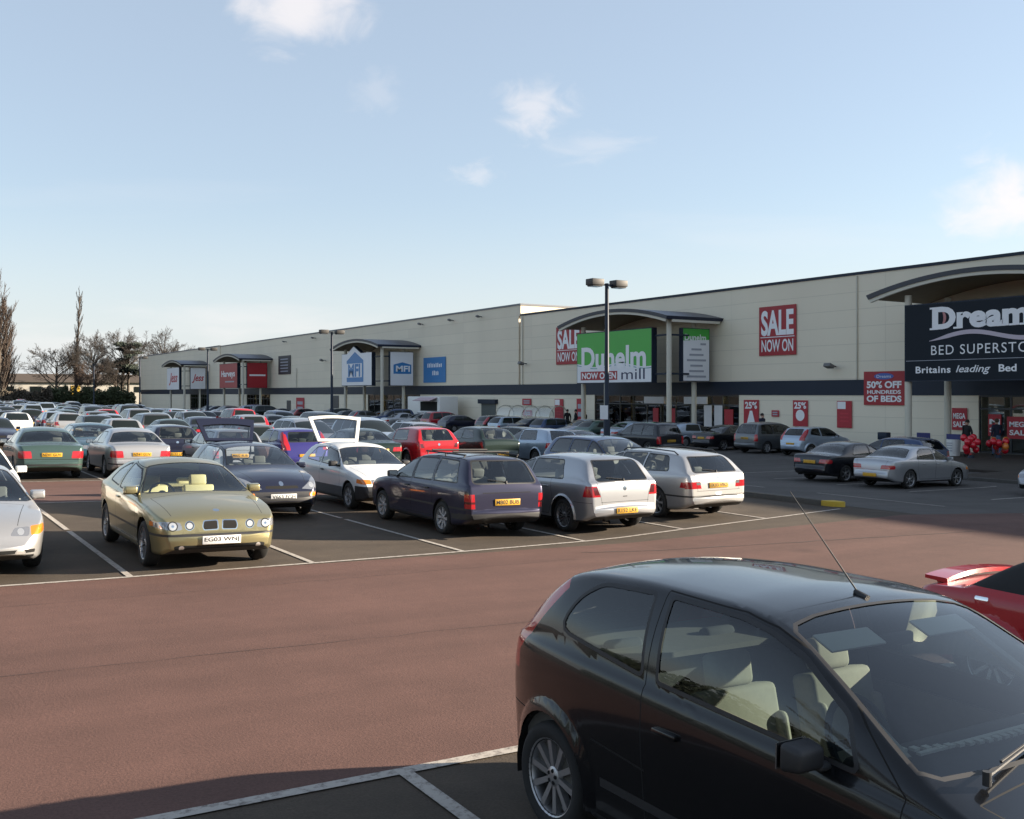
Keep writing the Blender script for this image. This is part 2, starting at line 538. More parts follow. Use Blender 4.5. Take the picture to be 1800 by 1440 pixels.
def build_car(S, name, label, cat='car', paint_m=None, detail=2, group='parked cars in the car park', seat=None, open_hatch=None):
    """detail 2: every part its own object; 0: one mesh, for rows far away. Local +X is the nose."""
    ds = S.get('ds', .055 if detail == 2 else .085 if detail == 1 else .2)
    sh, bm, lay = shell(S, ds)
    L, W = S['L'], S['W']; x0 = L / 2
    bvh = BVHTree.FromBMesh(bm)
    def surf(axis, u, v):
        if axis == 'rear': h = bvh.ray_cast(Vector((-2, u, v)), Vector((1, 0, 0)))
        elif axis == 'front': h = bvh.ray_cast(Vector((L + 2, u, v)), Vector((-1, 0, 0)))
        elif axis == 'side': h = bvh.ray_cast(Vector((u, 3, v)), Vector((0, -1, 0)))
        else: h = bvh.ray_cast(Vector((u, v, 4)), Vector((0, 0, -1)))
        return (h[0], h[1]) if h[0] is not None else (Vector((0, 0, 0)), Vector((0, 0, 1)))
    tags = {}           # id -> (part, material, split by side, parent key)
    nid = [10]
    def new(part, m, split=True, par=None, shift=0.0):
        nid[0] += 1; tags[nid[0]] = (part, m, split, par, shift); return nid[0]
    P = paint_m
    # tag 0 paint, 1 trim, 2 under, 3 gap, 4 second paint, 5 chrome
    base = {0: P, 1: TRIM, 2: TRIM, 3: GAP, 4: S.get('paint2', TRIM), 5: CHROME}
    xr, xf = S['axles']; r = S['r']
    ra = S.get('arch', r + .055)
    lip = S.get('lip', 0.0)
    for xa in (xr, xf):
        if lip: cut(bm, lay, circle((xa, r + .01), ra + lip, 34), 'side', 7)
        k = cut(bm, lay, circle((xa, r + .01), ra, 34 if detail == 2 else 16), 'side', 6, allow=(0, 7))
        bmesh.ops.delete(bm, geom=k, context='FACES')
    if lip:
        done = set()
        for f in bm.faces:
            if f[lay] == 7:
                f[lay] = 0
                for v in f.verts:
                    if v in done: continue
                    done.add(v)
                    d = min(math.hypot(v.co.x - xa, v.co.z - r - .01) for xa in (xr, xf))
                    v.co.y += .028 * max(0, min(1, (ra + lip - d) / lip)) ** .6
    doors = []
    if detail >= 1:
        for dpoly in S.get('doors', []):
            tid = new('door', P, True); doors.append(tid)
            if detail == 2: cut(bm, lay, grow(dpoly, S.get('gapw', .007)), 'side', 3, allow=(0,))
            cut(bm, lay, dpoly, 'side', tid, allow=(0, 3))
    hatch = None
    if open_hatch:
        hatch = new('tailgate', P, False)
        cut(bm, lay, open_hatch['poly'], 'rear', hatch)
        if 'top' in open_hatch: cut(bm, lay, open_hatch['top'], 'top', hatch)
    # decals in painting order: (axis, outline, material id or part spec)
    for d in S.get('pre', []): cut(bm, lay, d[1], d[0], d[2], allow=tuple([0, 1, 4] + doors + ([hatch] if hatch else [])))
    seal = S.get('seal', .018)
    gl = S.get('glass', GLASS) if detail >= 1 else GLASS_DARK
    glr = S.get('glass_rear', gl) if detail >= 1 else GLASS_DARK
    for i, (poly, di) in enumerate(S['side_windows']):
        par = doors[di] if (di is not None and di < len(doors)) else None
        tid = new('side_window', glr if di is None or di > 0 else gl, True, par, .004)
        al = tuple([0, 1, 3] + doors)
        if seal: cut(bm, lay, grow(poly, seal), 'side', 1, allow=al)
        cut(bm, lay, poly, 'side', tid, allow=al)
    for m_, ax_key, ins in (('windscreen', 'ws', 0), ('rear_window', 'rw', 1)):
        spec = S.get(ax_key)
        if not spec: continue
        kind, a, b = spec[0], spec[1], spec[2]
        tid = new(m_, glr if ins else S.get('glass_front', gl) if detail else gl, False, hatch if (hatch and ins) else None, .004)
        if kind == 'top':
            wa = sh.dims(a)[6] - spec[3]; wb = sh.dims(b)[6] - spec[4]
            sgn = 1 if b > a else -1
            cv = spec[5] if len(spec) > 5 else .06
            poly = [(a + sgn * .0, 0), (a - sgn * .0 + .0, wa * .7), (a + sgn * .02, wa * .93), (a + sgn * .06, wa), (b - sgn * (cv + .03), wb), (b - sgn * cv * .75, wb * .92), (b - sgn * cv * .3, wb * .6), (b, 0)]
            poly = [(p[0], p[1]) for p in poly]
            poly = [(poly[0][0], -.05)] + poly[1:-1] + [(poly[-1][0], -.05)]
            al = tuple([0, 1, 3] + doors + ([hatch] if hatch else []))
            if seal: cut(bm, lay, grow(poly, seal), 'top', 1, allow=al)
            cut(bm, lay, poly, 'top', tid, allow=al)
        else:
            hwid = spec[3]; hwid2 = spec[4]
            poly = rounded([(-.05, a), (hwid, a), (hwid2, b), (-.05, b)], [0, .06, .06, 0])
            al = tuple([0, 1, 3] + doors + ([hatch] if hatch else []))
            if seal: cut(bm, lay, grow(poly, seal), kind, 1, allow=al)
            cut(bm, lay, poly, kind, tid, allow=al)
    parts_id = {}
    for d in S.get('decals', []):
        ax, poly, what = d[0], d[1], d[2]
        al = tuple([0, 1, 3, 4, 5] + doors + ([hatch] if hatch else []) + [t for t in parts_id.values()])
        if isinstance(what, int): cut(bm, lay, poly, ax, what, allow=al)
        else:
            if detail < 1 and what[0] in ('emblem',): continue
            key = (what[0], what[1].name, len(parts_id) if what[0] in ('grille', 'emblem') else 0)
            if key not in parts_id:
                parts_id[key] = new(what[0], what[1], what[2] if len(what) > 2 else True, what[3] if len(what) > 3 else None)
            cut(bm, lay, poly, ax, parts_id[key], allow=al, th=.25 if what[0] in ('tail_light', 'headlight', 'indicator') else .08)
    # mirror the half shell
    bm.normal_update()
    dup = bmesh.ops.duplicate(bm, geom=bm.verts[:] + bm.edges[:] + bm.faces[:])
    nf = [g for g in dup['geom'] if isinstance(g, bmesh.types.BMFace)]
    for g in dup['geom']:
        if isinstance(g, bmesh.types.BMVert): g.co.y = -g.co.y
    bmesh.ops.reverse_faces(bm, faces=nf)
    cen = [v for v in bm.verts if abs(v.co.y) < 2e-4]
    for v in cen: v.co.y = 0
    bmesh.ops.remove_doubles(bm, verts=cen, dist=1e-5)
    bm.normal_update()
    norm = {v: v.normal.copy() for v in bm.verts}
    root = empty(name)
    tag(root, label, cat, group)
    groups = {}
    for f in bm.faces:
        t = f[lay]
        if t == 6: continue
        if t < 10: groups.setdefault('body', []).append((f, t)); continue
        side = 0
        if tags[t][2]: side = 1 if f.calc_center_median().y > 0 else -1
        groups.setdefault((t, side), []).append((f, 0))
    objs = {}
    if detail == 0:
        mats = [base[i] for i in range(6)]; allf = list(groups['body'])
        for k, v in groups.items():
            if k == 'body': continue
            m = tags[k[0]][1]
            if m not in mats: mats.append(m)
            allf += [(f, mats.index(m)) for f, _ in v]
        o = emit(name, allf, True, mats, None, name, x0, norm)
        tag(o, label, cat, group)
        bpy.data.objects.remove(root)
        w = MB()
        for xa in (xr, xf):
            for sd in (-1, 1):
                yo = sd * (W / 2 - .02)
                w.tube((xa - x0, yo - sd * .2, r), (xa - x0, yo, r), r, r, 14, 0)
                w.tube((xa - x0, yo, r), (xa - x0, yo + sd * .006, r), r * .62, r * .6, 10, 1)
                w.box((xa - x0, sd * (W / 2 - .3), r + .08), (2 * ra, .04, 2 * ra), 0)
        xm, zm = S['mirror']
        for sd in (-1, 1): w.box((xm - x0, sd * (W / 2 + .06), zm), (.09, .16, .12), 2)
        for ax, z, ww in (('rear', S['plate_r'], .5), ('front', S['plate_f'], .5)):
            p, n = surf(ax, .1, z)
            w.box((p.x - x0, 0, z), (.03, ww, .11), 3 if ax == 'rear' else 4)
        wo = w.build('tmp', [RUBBER, ALLOY, P, PLATE_Y, PLATE_W])
        b2 = bmesh.new(); b2.from_mesh(o.data)
        off = len(o.data.materials)
        for mm in wo.data.materials: o.data.materials.append(mm)
        for p in wo.data.polygons: p.material_index += off
        b2.from_mesh(wo.data); b2.to_mesh(o.data); b2.free()
        for p in o.data.polygons: p.use_smooth = p.material_index < off
        bpy.data.objects.remove(wo)
        o.data.update(); bm.free()
        return o
    hx = None
    if hatch:
        for k in [k for k in groups if k != 'body' and (k[0] == hatch or tags[k[0]][3] == hatch)]: groups.pop(k)
        gx, gz_ = open_hatch['hinge'][0] - x0, open_hatch['hinge'][1]
        w0, w1, ln, ang, band = open_hatch['w0'], open_hatch['w1'], open_hatch['len'], open_hatch['angle'], open_hatch['band']
        ca, sa = math.cos(ang), math.sin(ang)
        def TP(s_, y_, t_): return (gx - s_ * ca - t_ * sa, y_, gz_ + s_ * sa - t_ * ca + .02)
        def bow(q): return .05 * (1 - q * q)
        N_ = 10; fr = MB(); ins = []
        for ring, (a_, b_, c_) in enumerate(((0.0, ln, 1.0), (.07, ln - band, .87))):
            pts = []
            for i in range(N_ + 1): q = -1 + 2 * i / N_; pts.append((a_ + 0, q * w0 / 2 * c_))
            for i in range(N_ + 1): q = 1 - 2 * i / N_; pts.append((b_ + bow(q) - .05, q * (w0 + (w1 - w0) * b_ / ln) / 2 * c_))
            ins.append(pts)
        n_ = len(ins[0])
        for t_ in (0.0, .05):
            fr.add([TP(s_, y_, t_) for s_, y_ in ins[0]] + [TP(s_, y_, t_) for s_, y_ in ins[1]], [((i, (i + 1) % n_, n_ + (i + 1) % n_, n_ + i) if t_ else (i, (i + 1) % n_, n_ + (i + 1) % n_, n_ + i)[::-1]) for i in range(n_)])
        for r_ in (0, 1):
            fr.add([TP(s_, y_, 0) for s_, y_ in ins[r_]] + [TP(s_, y_, .05) for s_, y_ in ins[r_]], [((i, (i + 1) % n_, n_ + (i + 1) % n_, n_ + i) if r_ == 0 else (i, (i + 1) % n_, n_ + (i + 1) % n_, n_ + i)[::-1]) for i in range(n_)])
        m_in = open_hatch.get('paint', P)
        tg = fr.build('tailgate', m_in, root)
        b3 = bmesh.new(); b3.from_mesh(tg.data); bmesh.ops.remove_doubles(b3, verts=b3.verts, dist=1e-4); bmesh.ops.recalc_face_normals(b3, faces=b3.faces); b3.to_mesh(tg.data); b3.free()
        gq = MB(); gq.add([TP(s_, y_, .025) for s_, y_ in ins[1]], [tuple(range(n_))]); gq.build('rear_window', glass('hazy_glass', (.60, .62, .64), 3.0), tg)
        se = MB(); sp_ = [TP(s_, y_ * .985, .054) for s_, y_ in ins[1]]; si_ = [TP(.07 + (s_ - .07) * .93 + .018, y_ * .93, .054) for s_, y_ in ins[1]]
        se.add(sp_ + si_, [(i, (i + 1) % n_, n_ + (i + 1) % n_, n_ + i) for i in range(n_)]); se.build('window_seal', TRIM, tg)
        for sd in (-1, 1):
            MB().tube(TP(.03, sd * w0 * .46, .03), (gx - .12, sd * w0 * .5, gz_ - .28), .012, n=6).build('gas_strut', TRIM, tg)
    # body with arch liners, underside pan and inner lining
    body = emit('body', groups.pop('body'), True, [base[i] for i in range(6)], root, 'body', x0, norm)
    objs['body'] = body
    order = sorted(groups.keys(), key=lambda k: 0 if tags[k[0]][3] is None else 1)
    for k in order:
        part, m, split, par, shift = tags[k[0]]
        pobj = root
        if par is not None: pobj = objs.get((par, k[1])) or objs.get((par, 0)) or root
        inh = hx if (hatch and (k[0] == hatch or par == hatch)) else None
        objs[k] = emit(part, groups[k], True, [m], pobj, part, x0, norm, xf=inh, shift=shift)
    bm.free()
    # liners
    for xa in (xr, xf):
        for sd in (-1, 1):
            yo, yi = sd * (W / 2 * .955), sd * (W / 2 - .34)
            li = MB(); n = 14; vs = []
            for i in range(n + 1):
                a = math.pi * (-.08 + 1.16 * i / n)
                vs += [(xa - x0 + ra * math.cos(a), yo, r + .01 + ra * math.sin(a)), (xa - x0 + ra * math.cos(a), yi, r + .01 + ra * math.sin(a))]
            li.add(vs, [(2 * i, 2 * i + 1, 2 * i + 3, 2 * i + 2) for i in range(n)] + [tuple(2 * i + 1 for i in range(n + 1))])
            li.build('wheel_arch', GAP, root)
    # wheels
    td, rd = wheel_meshes(r, *S.get('wheel', ('spoke', 10)))
    for xa in (xr, xf):
        for sd in (-1, 1):
            w = bpy.data.objects.new('wheel', td); link(w, root)
            w.location = (xa - x0, sd * (W / 2 - .115), r)
            if sd < 0: w.rotation_euler = (0, 0, math.pi)
            rm = bpy.data.objects.new('rim', rd); link(rm, w)
            rm.rotation_euler = (0, S.get('rimrot', .2) + xa, 0)
    # mirrors
    xm, zm = S['mirror']
    p, n = surf('side', xm, zm)
    for sd in (-1, 1):
        b = MB()
        mk_ = S.get('mirror_k', 1.0)
        b.box((0, 0, 0), (.13 * mk_, .20 * mk_, .135 * mk_)); b.box((0, -sd * .12, -.045), (.07, .14, .035))
        for i, v in enumerate(b.v[:8]):
            if v[0] > 0: b.v[i] = (v[0] * .75, v[1] * .85, v[2] * .75)
        o = b.build('door_mirror', S.get('mirror_m', P), root, bevel=.022, seg=3, loc=(xm - x0, sd * (p.y + .12), zm))
        g = MB().box((-.067, 0, 0), (.006, .165, .10)).build('mirror_glass', CHROME, o)
    # handles
    for hx_, hz_ in S.get('handles', []):
        q, n = surf('side', hx_, hz_)
        for sd in (-1, 1):
            di = min(range(len(doors)), key=lambda i: abs(np.mean([c[0] for c in S['doors'][i]]) - hx_)) if doors else None
            po = objs.get((doors[di], sd), root) if doors else root
            MB().box((hx_ - x0, sd * (q.y + .01), hz_), (.16, .03, .028)).build('door_handle', S.get('handle_m', P), po, bevel=.008)
    # plates
    for ax, z, m_, txt, ww in (('rear', S['plate_r'], PLATE_Y, S.get('txt_r'), S.get('pw_r', .52)), ('front', S['plate_f'], PLATE_W, S.get('txt_f'), .52)):
        if z is None: continue
        s_ = -1 if ax == 'rear' else 1
        q, n = surf(ax, .0, z)
        q2, n2 = surf(ax, .2, z)
        px = (min(q.x, q2.x) - .012) if s_ < 0 else max(q.x, q2.x) + .012
        if hatch and ax == 'rear': continue
        pl = MB().box((px - x0, 0, z), (.012, ww, .112)).build('number_plate', m_, root, bevel=.004)
        if txt:
            place_text('plate_lettering', txt, ww * .90, .072, (px - x0 + s_ * .0062, 0, z), (0, 1 if s_ > 0 else -1, 0), (0, 0, 1), INK, pl, depth=.0015, bold=.012)
    # rear wiper and exhaust
    rw_ = S.get('rw')
    if detail == 2 and rw_ and rw_[0] == 'rear' and not hatch:
        pa, _ = surf('rear', .0, rw_[1] + .015); pb, _ = surf('rear', .36, rw_[1] + .06)
        wv = MB(); wv.tube((pa.x - x0 - .012, 0, rw_[1] + .015), (pb.x - x0 - .016, .36, rw_[1] + .06), .010, .006, 6); wv.tube((pa.x - x0 - .02, 0, rw_[1] - .02), (pa.x - x0 - .01, 0, rw_[1] + .03), .018, n=8)
        wv.build('rear_wiper', TRIM, root)
    if detail == 2:
        MB().lathe([(.026, -.12), (.03, .06), (.022, .06), (.020, -.12)], 12, axis='X', c=(-x0 + .06, .42, .245)).build('exhaust', CHROME, root, smooth=True)
    # cabin
    if detail >= 1:
        sm = seat or SEAT_GREY
        xs_f = S.get('seat_x', (S['ws'][1] + S['ws'][2]) / 2 - .42)
        dz = S.get('seat_dz', 0)
        for sd in (-1, 1):
            o = bpy.data.objects.new('front_seat', seat_data(sm)); link(o, root); o.location = (xs_f - .25 - x0, sd * .36, dz)
        if S.get('rear_seat', True):
            o = bpy.data.objects.new('rear_seat', seat_data(S.get('rear_seat_m', sm), True)); link(o, root); o.location = (xs_f - 1.08 - x0, 0, dz)
        xb = S['ws'][2]; zc = sh.top(xb)
        d = MB(); wd = W * .80
        prof = [(xb - .02 - x0, zc - .05), (xb - .34 - x0, zc - .03), (xb - .50 - x0, zc - .07), (xb - .56 - x0, zc - .20), (xb - .46 - x0, zc - .45), (xb - .05 - x0, zc - .5)]
        vs = [(a, -wd / 2, b) for a, b in prof] + [(a, wd / 2, b) for a, b in prof]
        N = len(prof)
        d.add(vs, [(i, (i + 1) % N, N + (i + 1) % N, N + i) for i in range(N)] + [tuple(range(N))[::-1], tuple(range(N, 2 * N))])
        d.build('dashboard', S.get('dash_m', DASH), root, bevel=.02)
        # steering wheel on the right
        sw = MB(); rm_ = .185; pts = []
        for i in range(25):
            a = 2 * math.pi * i / 24
            pts.append(Vector((0, rm_ * math.cos(a), rm_ * math.sin(a))))
        sw.path(pts, .016, 7); sw.ball((0, 0, 0), .07, 10, sc=(.5, 1, 1)); sw.box((0, 0, 0), (.02, .34, .04)); sw.box((0, 0, -.09), (.02, .04, .16))
        o = sw.build('steering_wheel', DASH, root, smooth=True, loc=(xb - .66 - x0, -.36, zc - .10)); o.rotation_euler = (0, rad(-25), 0)
        # floor, door cards and parcel shelf
        f = MB()
        xa_, xb_ = S.get('cabin_x0', .5) - x0, xb - .1 - x0
        f.box(((xa_ + xb_) / 2, 0, .27), (xb_ - xa_, W * .86, .04))
        zb_ = sh.belt(xb - .6) - .10
        for sd in (-1, 1): f.box(((xa_ + xb_) / 2, sd * W * .445, (.27 + zb_) / 2), (xb_ - xa_, .03, zb_ - .27))
        if S.get('shelf', True): f.box((xa_ + .30, 0, sh.belt(.6) - .06), (.6, W * .80, .03))
        f.build('cabin_trim', S.get('trim_in', DASH), root)
        rx = S['ws'][1]
        q, n = surf('top', rx + .12, 0)
        MB().box((rx + .10 - x0, 0, q.z - .10), (.035, .22, .06)).build('rear_view_mirror', DASH, root, bevel=.012)
    root['L'] = L
    return root

def set_car(o, x, y, heading, dz=0.0):
    """put a car on the sloping tarmac; heading = direction of its nose, degrees from +X"""
    a = rad(heading)
    n = Vector((-gslope(x), 0, 1)).normalized()
    f = Vector((math.cos(a), math.sin(a), 0)); f = (f - n * f.dot(n)).normalized()
    l = n.cross(f)
    M = Matrix((f, l, n)).transposed().to_4x4(); M.translation = (x, y, gz(x) + .004 + dz)
    o.matrix_world = M
    return o
# ------------------------------------------------------------------ shapes of the cars in the picture
def V(base, **k):
    d = dict(base); d.update(k); return d
def line(axis, p, q, w=.007):
    d = np.array((q[0] - p[0], q[1] - p[1]), float); n = np.array((-d[1], d[0])) / max(1e-9, np.linalg.norm(d)) * w / 2
    p, q = np.array(p, float), np.array(q, float)
    return (axis, [tuple(p - n), tuple(q - n), tuple(q + n), tuple(p + n)], 3)
HL = ('headlight', LAMP); HI = ('headlight', LAMP_IN); IN = ('indicator', AMBER); TL = ('tail_light', RED_L); TD = ('tail_light', RED_DARK)
GR = ('grille', GAP, False); EM = ('emblem', CHROME, False)
def strip(z0, z1, x0, x1, front=None, rear=None, tagid=1):
    out = [('side', [(x0, z0), (x1, z0), (x1, z1), (x0, z1)], tagid)]
    if front: out.append(('front', [(-.05, z0), (.95, z0), (.95, z1), (-.05, z1)], tagid))
    if rear: out.append(('rear', [(-.05, z0), (.95, z0), (.95, z1), (-.05, z1)], tagid))
    return out

SP = {}
# small black three-door hatchback in front
SP['small_hatch'] = dict(L=3.92, W=1.68, ds=.045,
    top=[(0, .60), (.02, .74), (.08, .92), (.15, 1.0), (.47, 1.335), (.57, 1.395), (.82, 1.427), (1.2, 1.443), (1.7, 1.44), (1.95, 1.42), (2.12, 1.375), (2.35, 1.27), (2.90, .985), (3.02, .945), (3.35, .885), (3.65, .79), (3.83, .68), (3.92, .54)],
    belt=[(0, .97), (.5, .985), (1.5, .95), (2.8, .895), (3.3, .82), (3.92, .62)], wr=.640, crown=.048, rc=.045, glass=glass('side_tint_glass', (.50, .58, .58), 1.1), glass_front=glass('front_tint_glass', (.68, .75, .74), 1.15), axles=(.595, 3.08), r=.295, arch=.345, lip=.07, rear_seat_m=SEAT_DARK,
    plan=[(0, .74), (.05, .825), (.16, .905), (.45, .972), (.9, 1), (2.9, 1), (3.35, .97), (3.67, .89), (3.85, .79), (3.92, .68)],
    side_windows=[(rounded([(1.45, .99), (2.58, .935), (2.50, 1.095), (2.22, 1.255), (2.04, 1.315), (1.85, 1.345), (1.40, 1.355)], [.02, .02, .03, .03, .05, .04, .02]), 0),
                  (rounded([(.62, 1.08), (1.32, .998), (1.265, 1.352), (.86, 1.335), (.72, 1.25)], [.09, .02, .02, .06, .06]), None)],
    doors=[[(1.40, .32), (2.72, .32), (2.80, .60), (2.80, .905), (2.48, 1.16), (2.24, 1.282), (2.05, 1.342), (1.86, 1.372), (1.35, 1.382)]],
    ws=('top', 2.06, 2.92, .055, .05, .09), rw=('rear', 1.03, 1.32, .56, .47), seal=.020, gapw=.006,
    decals=[('rear', [(.54, .80), (.85, .80), (.70, 1.30), (.585, 1.30)], TL), ('side', [(-.06, .82), (.15, .82), (.385, 1.09), (.585, 1.30), (.55, 1.36), (-.06, 1.36)], TL),
            ('front', rounded([(.44, .66), (.60, .60), (.78, .66), (.76, .80), (.55, .76)], .03), HL), ('side', rounded([(3.55, .70), (3.8, .66), (3.8, .78), (3.5, .80)], .03), HL),
            ('front', [(-.05, .52), (.42, .52), (.40, .60), (-.05, .60)], GR), ('front', rounded([(-.05, .26), (.6, .26), (.55, .40), (-.05, .40)], [0, .04, .04, 0]), GR),
            ('front', circle((0, .68), .05, 12), EM), line('top', (3.0, .66), (3.75, .55)), line('top', (2.98, -.02), (3.0, .66)),
            ('side', [(1.05, .40), (2.72, .40), (2.72, .445), (1.05, .445)], 1), line('side', (.98, .62), (1.40, .59), .010), line('side', (.3, .60), (.05, .60)),
            ('side', [(.98, .20), (2.78, .20), (2.78, .245), (.98, .245)], 1)],
    handles=[(1.56, .81)], mirror=(2.44, .985), mirror_k=.86, mirror_m=TRIM, plate_r=.62, plate_f=.42, wheel=('spoke', 10), shelf=True, cabin_x0=.3,
    trim_in=mat('door_card', (.10, .095, .085), .85, var=.2, scale=20))
def lift(z): return z + .032 * max(0, min(1, (z - .70) / .25))
_s = SP['small_hatch']
for _k in ('top', 'belt'): _s[_k] = [(x, lift(z)) for x, z in _s[_k]]
_s['side_windows'] = [([(x, lift(z)) for x, z in p], i) for p, i in _s['side_windows']]
_s['doors'] = [[(x, lift(z)) for x, z in p] for p in _s['doors']]
_s['rw'] = ('rear', 1.06, 1.35, .56, .47)
# gold three-door compact
SP['compact'] = dict(L=4.26, W=1.75,
    top=[(0, .52), (.02, .74), (.07, .93), (.16, .99), (.34, 1.02), (.90, 1.30), (1.15, 1.365), (1.5, 1.40), (1.9, 1.405), (2.22, 1.36), (2.5, 1.265), (3.08, .985), (3.2, .95), (3.6, .885), (3.95, .815), (4.14, .745), (4.215, .695), (4.25, .61), (4.26, .53)],
    belt=[(0, .95), (.5, .96), (1.5, .935), (3.0, .89), (3.6, .83), (4.26, .68)], wr=0.585, crown=.06, axles=(.785, 3.51), r=.315, arch=.36,
    plan=[(0, .80), (.05, .87), (.16, .94), (.5, .985), (.9, 1), (3.2, 1), (3.7, .985), (4.0, .94), (4.18, .865), (4.26, .78)],
    side_windows=[(rounded([(1.72, .965), (2.95, .915), (2.60, 1.13), (2.32, 1.25), (1.74, 1.31)], .03), 0), (rounded([(.98, 1.02), (1.62, .975), (1.63, 1.305), (1.45, 1.285), (1.15, 1.18)], .03), None)],
    doors=[[(1.66, .32), (2.95, .32), (3.06, .60), (3.0, .90), (2.62, 1.16), (2.34, 1.275), (1.69, 1.34)]],
    ws=('top', 2.28, 3.10, .06, .05, .10), rw=('top', 1.02, .42, .07, .10, .05),
    decals=strip(.475, .508, .03, 4.0, True, True) + [
        ('front', rounded([(.50, .565), (.62, .552), (.80, .585), (.86, .655), (.70, .675), (.53, .66)], .03), HL), ('side', rounded([(3.88, .60), (4.2, .58), (4.2, .66), (3.84, .67)], .02), HL),
        ('front', circle((.63, .613), .066, 18), 3), ('front', circle((.63, .613), .052, 16), HI), ('front', circle((.63, .613), .020, 10), 5), ('front', circle((.41, .615), .064, 18), 5), ('front', circle((.41, .615), .055, 16), 3), ('front', circle((.41, .615), .042, 14), HI),
        ('side', [(3.84, .60), (3.98, .60), (3.96, .66), (3.85, .66)], IN),
        ('front', rounded([(.020, .550), (.225, .545), (.245, .60), (.225, .680), (.028, .686)], .025), 5), ('front', rounded([(.034, .562), (.215, .557), (.232, .60), (.214, .667), (.042, .673)], .02), GR),
        ('top', circle((4.02, 0), .045, 14), EM),
        ('front', rounded([(-.05, .285), (.60, .285), (.62, .345), (.56, .362), (-.05, .352)], [0, .02, .02, .02, 0]), GR), ('front', circle((.52, .322), .035, 12), HI),
        line('top', (3.16, -.03), (3.22, .70)), line('top', (3.22, .70), (4.10, .62)), line('side', (3.5, .70), (3.62, .84)),
        ('rear', [(.46, .70), (.90, .70), (.90, .86), (.50, .86)], TL), ('side', [(-.1, .70), (.26, .72), (.24, .84), (-.1, .86)], TL)],
    handles=[(1.85, .82)], mirror=(2.86, .99), plate_r=.62, plate_f=.425, txt_f='EG03 WNJ', wheel=('double', 7), trim_in=mat('cream_trim', (.40, .36, .20), .8))
# silver sports coupe at the left edge
SP['coupe'] = dict(L=4.40, W=1.76,
    top=[(0, .55), (.02, .78), (.10, .90), (.35, .95), (.62, 1.0), (1.15, 1.23), (1.5, 1.30), (1.85, 1.325), (2.2, 1.30), (2.45, 1.235), (3.18, .90), (3.3, .87), (3.75, .80), (4.1, .71), (4.3, .60), (4.37, .52), (4.40, .44)],
    belt=[(0, .88), (.5, .90), (1.5, .87), (3.0, .82), (3.7, .76), (4.40, .60)], wr=0.565, crown=.06, axles=(.88, 3.41), r=.32, arch=.365,
    side_windows=[(rounded([(1.62, .91), (3.02, .855), (2.62, 1.05), (2.36, 1.16), (1.66, 1.215)], .03), 0), (rounded([(.95, .95), (1.54, .915), (1.57, 1.21), (1.35, 1.17)], .03), None)],
    doors=[[(1.60, .30), (2.98, .30), (3.0, .84), (2.64, 1.08), (2.38, 1.185), (1.62, 1.245)]],
    ws=('top', 2.28, 3.22, .06, .05, .10), rw=('top', 1.18, .58, .07, .10, .05),
    decals=[('front', rounded([(.40, .54), (.62, .53), (.64, .64), (.46, .63)], .03), HL), ('front', circle((.53, .585), .04, 12), HI), ('front', rounded([(.645, .54), (.86, .56), (.84, .66), (.65, .645)], .02), IN),
            ('side', rounded([(3.95, .57), (4.3, .54), (4.3, .63), (3.95, .65)], .02), IN),
            ('front', rounded([(-.05, .25), (.68, .26), (.70, .37), (-.05, .37)], [0, .02, .02, 0]), GR), ('front', [(-.05, .30), (.7, .30), (.7, .325), (-.05, .325)], 0), ('front', circle((.52, .315), .065, 16), 0), ('front', circle((.52, .315), .05, 14), HI),
            line('top', (3.27, -.03), (3.32, .66)), line('top', (3.32, .66), (4.2, .50)),
            ('rear', [(.40, .66), (.90, .66), (.90, .80), (.46, .80)], TL)],
    handles=[(1.78, .76)], mirror=(2.92, .93), plate_r=.55, plate_f=.44, wheel=('spoke', 7))
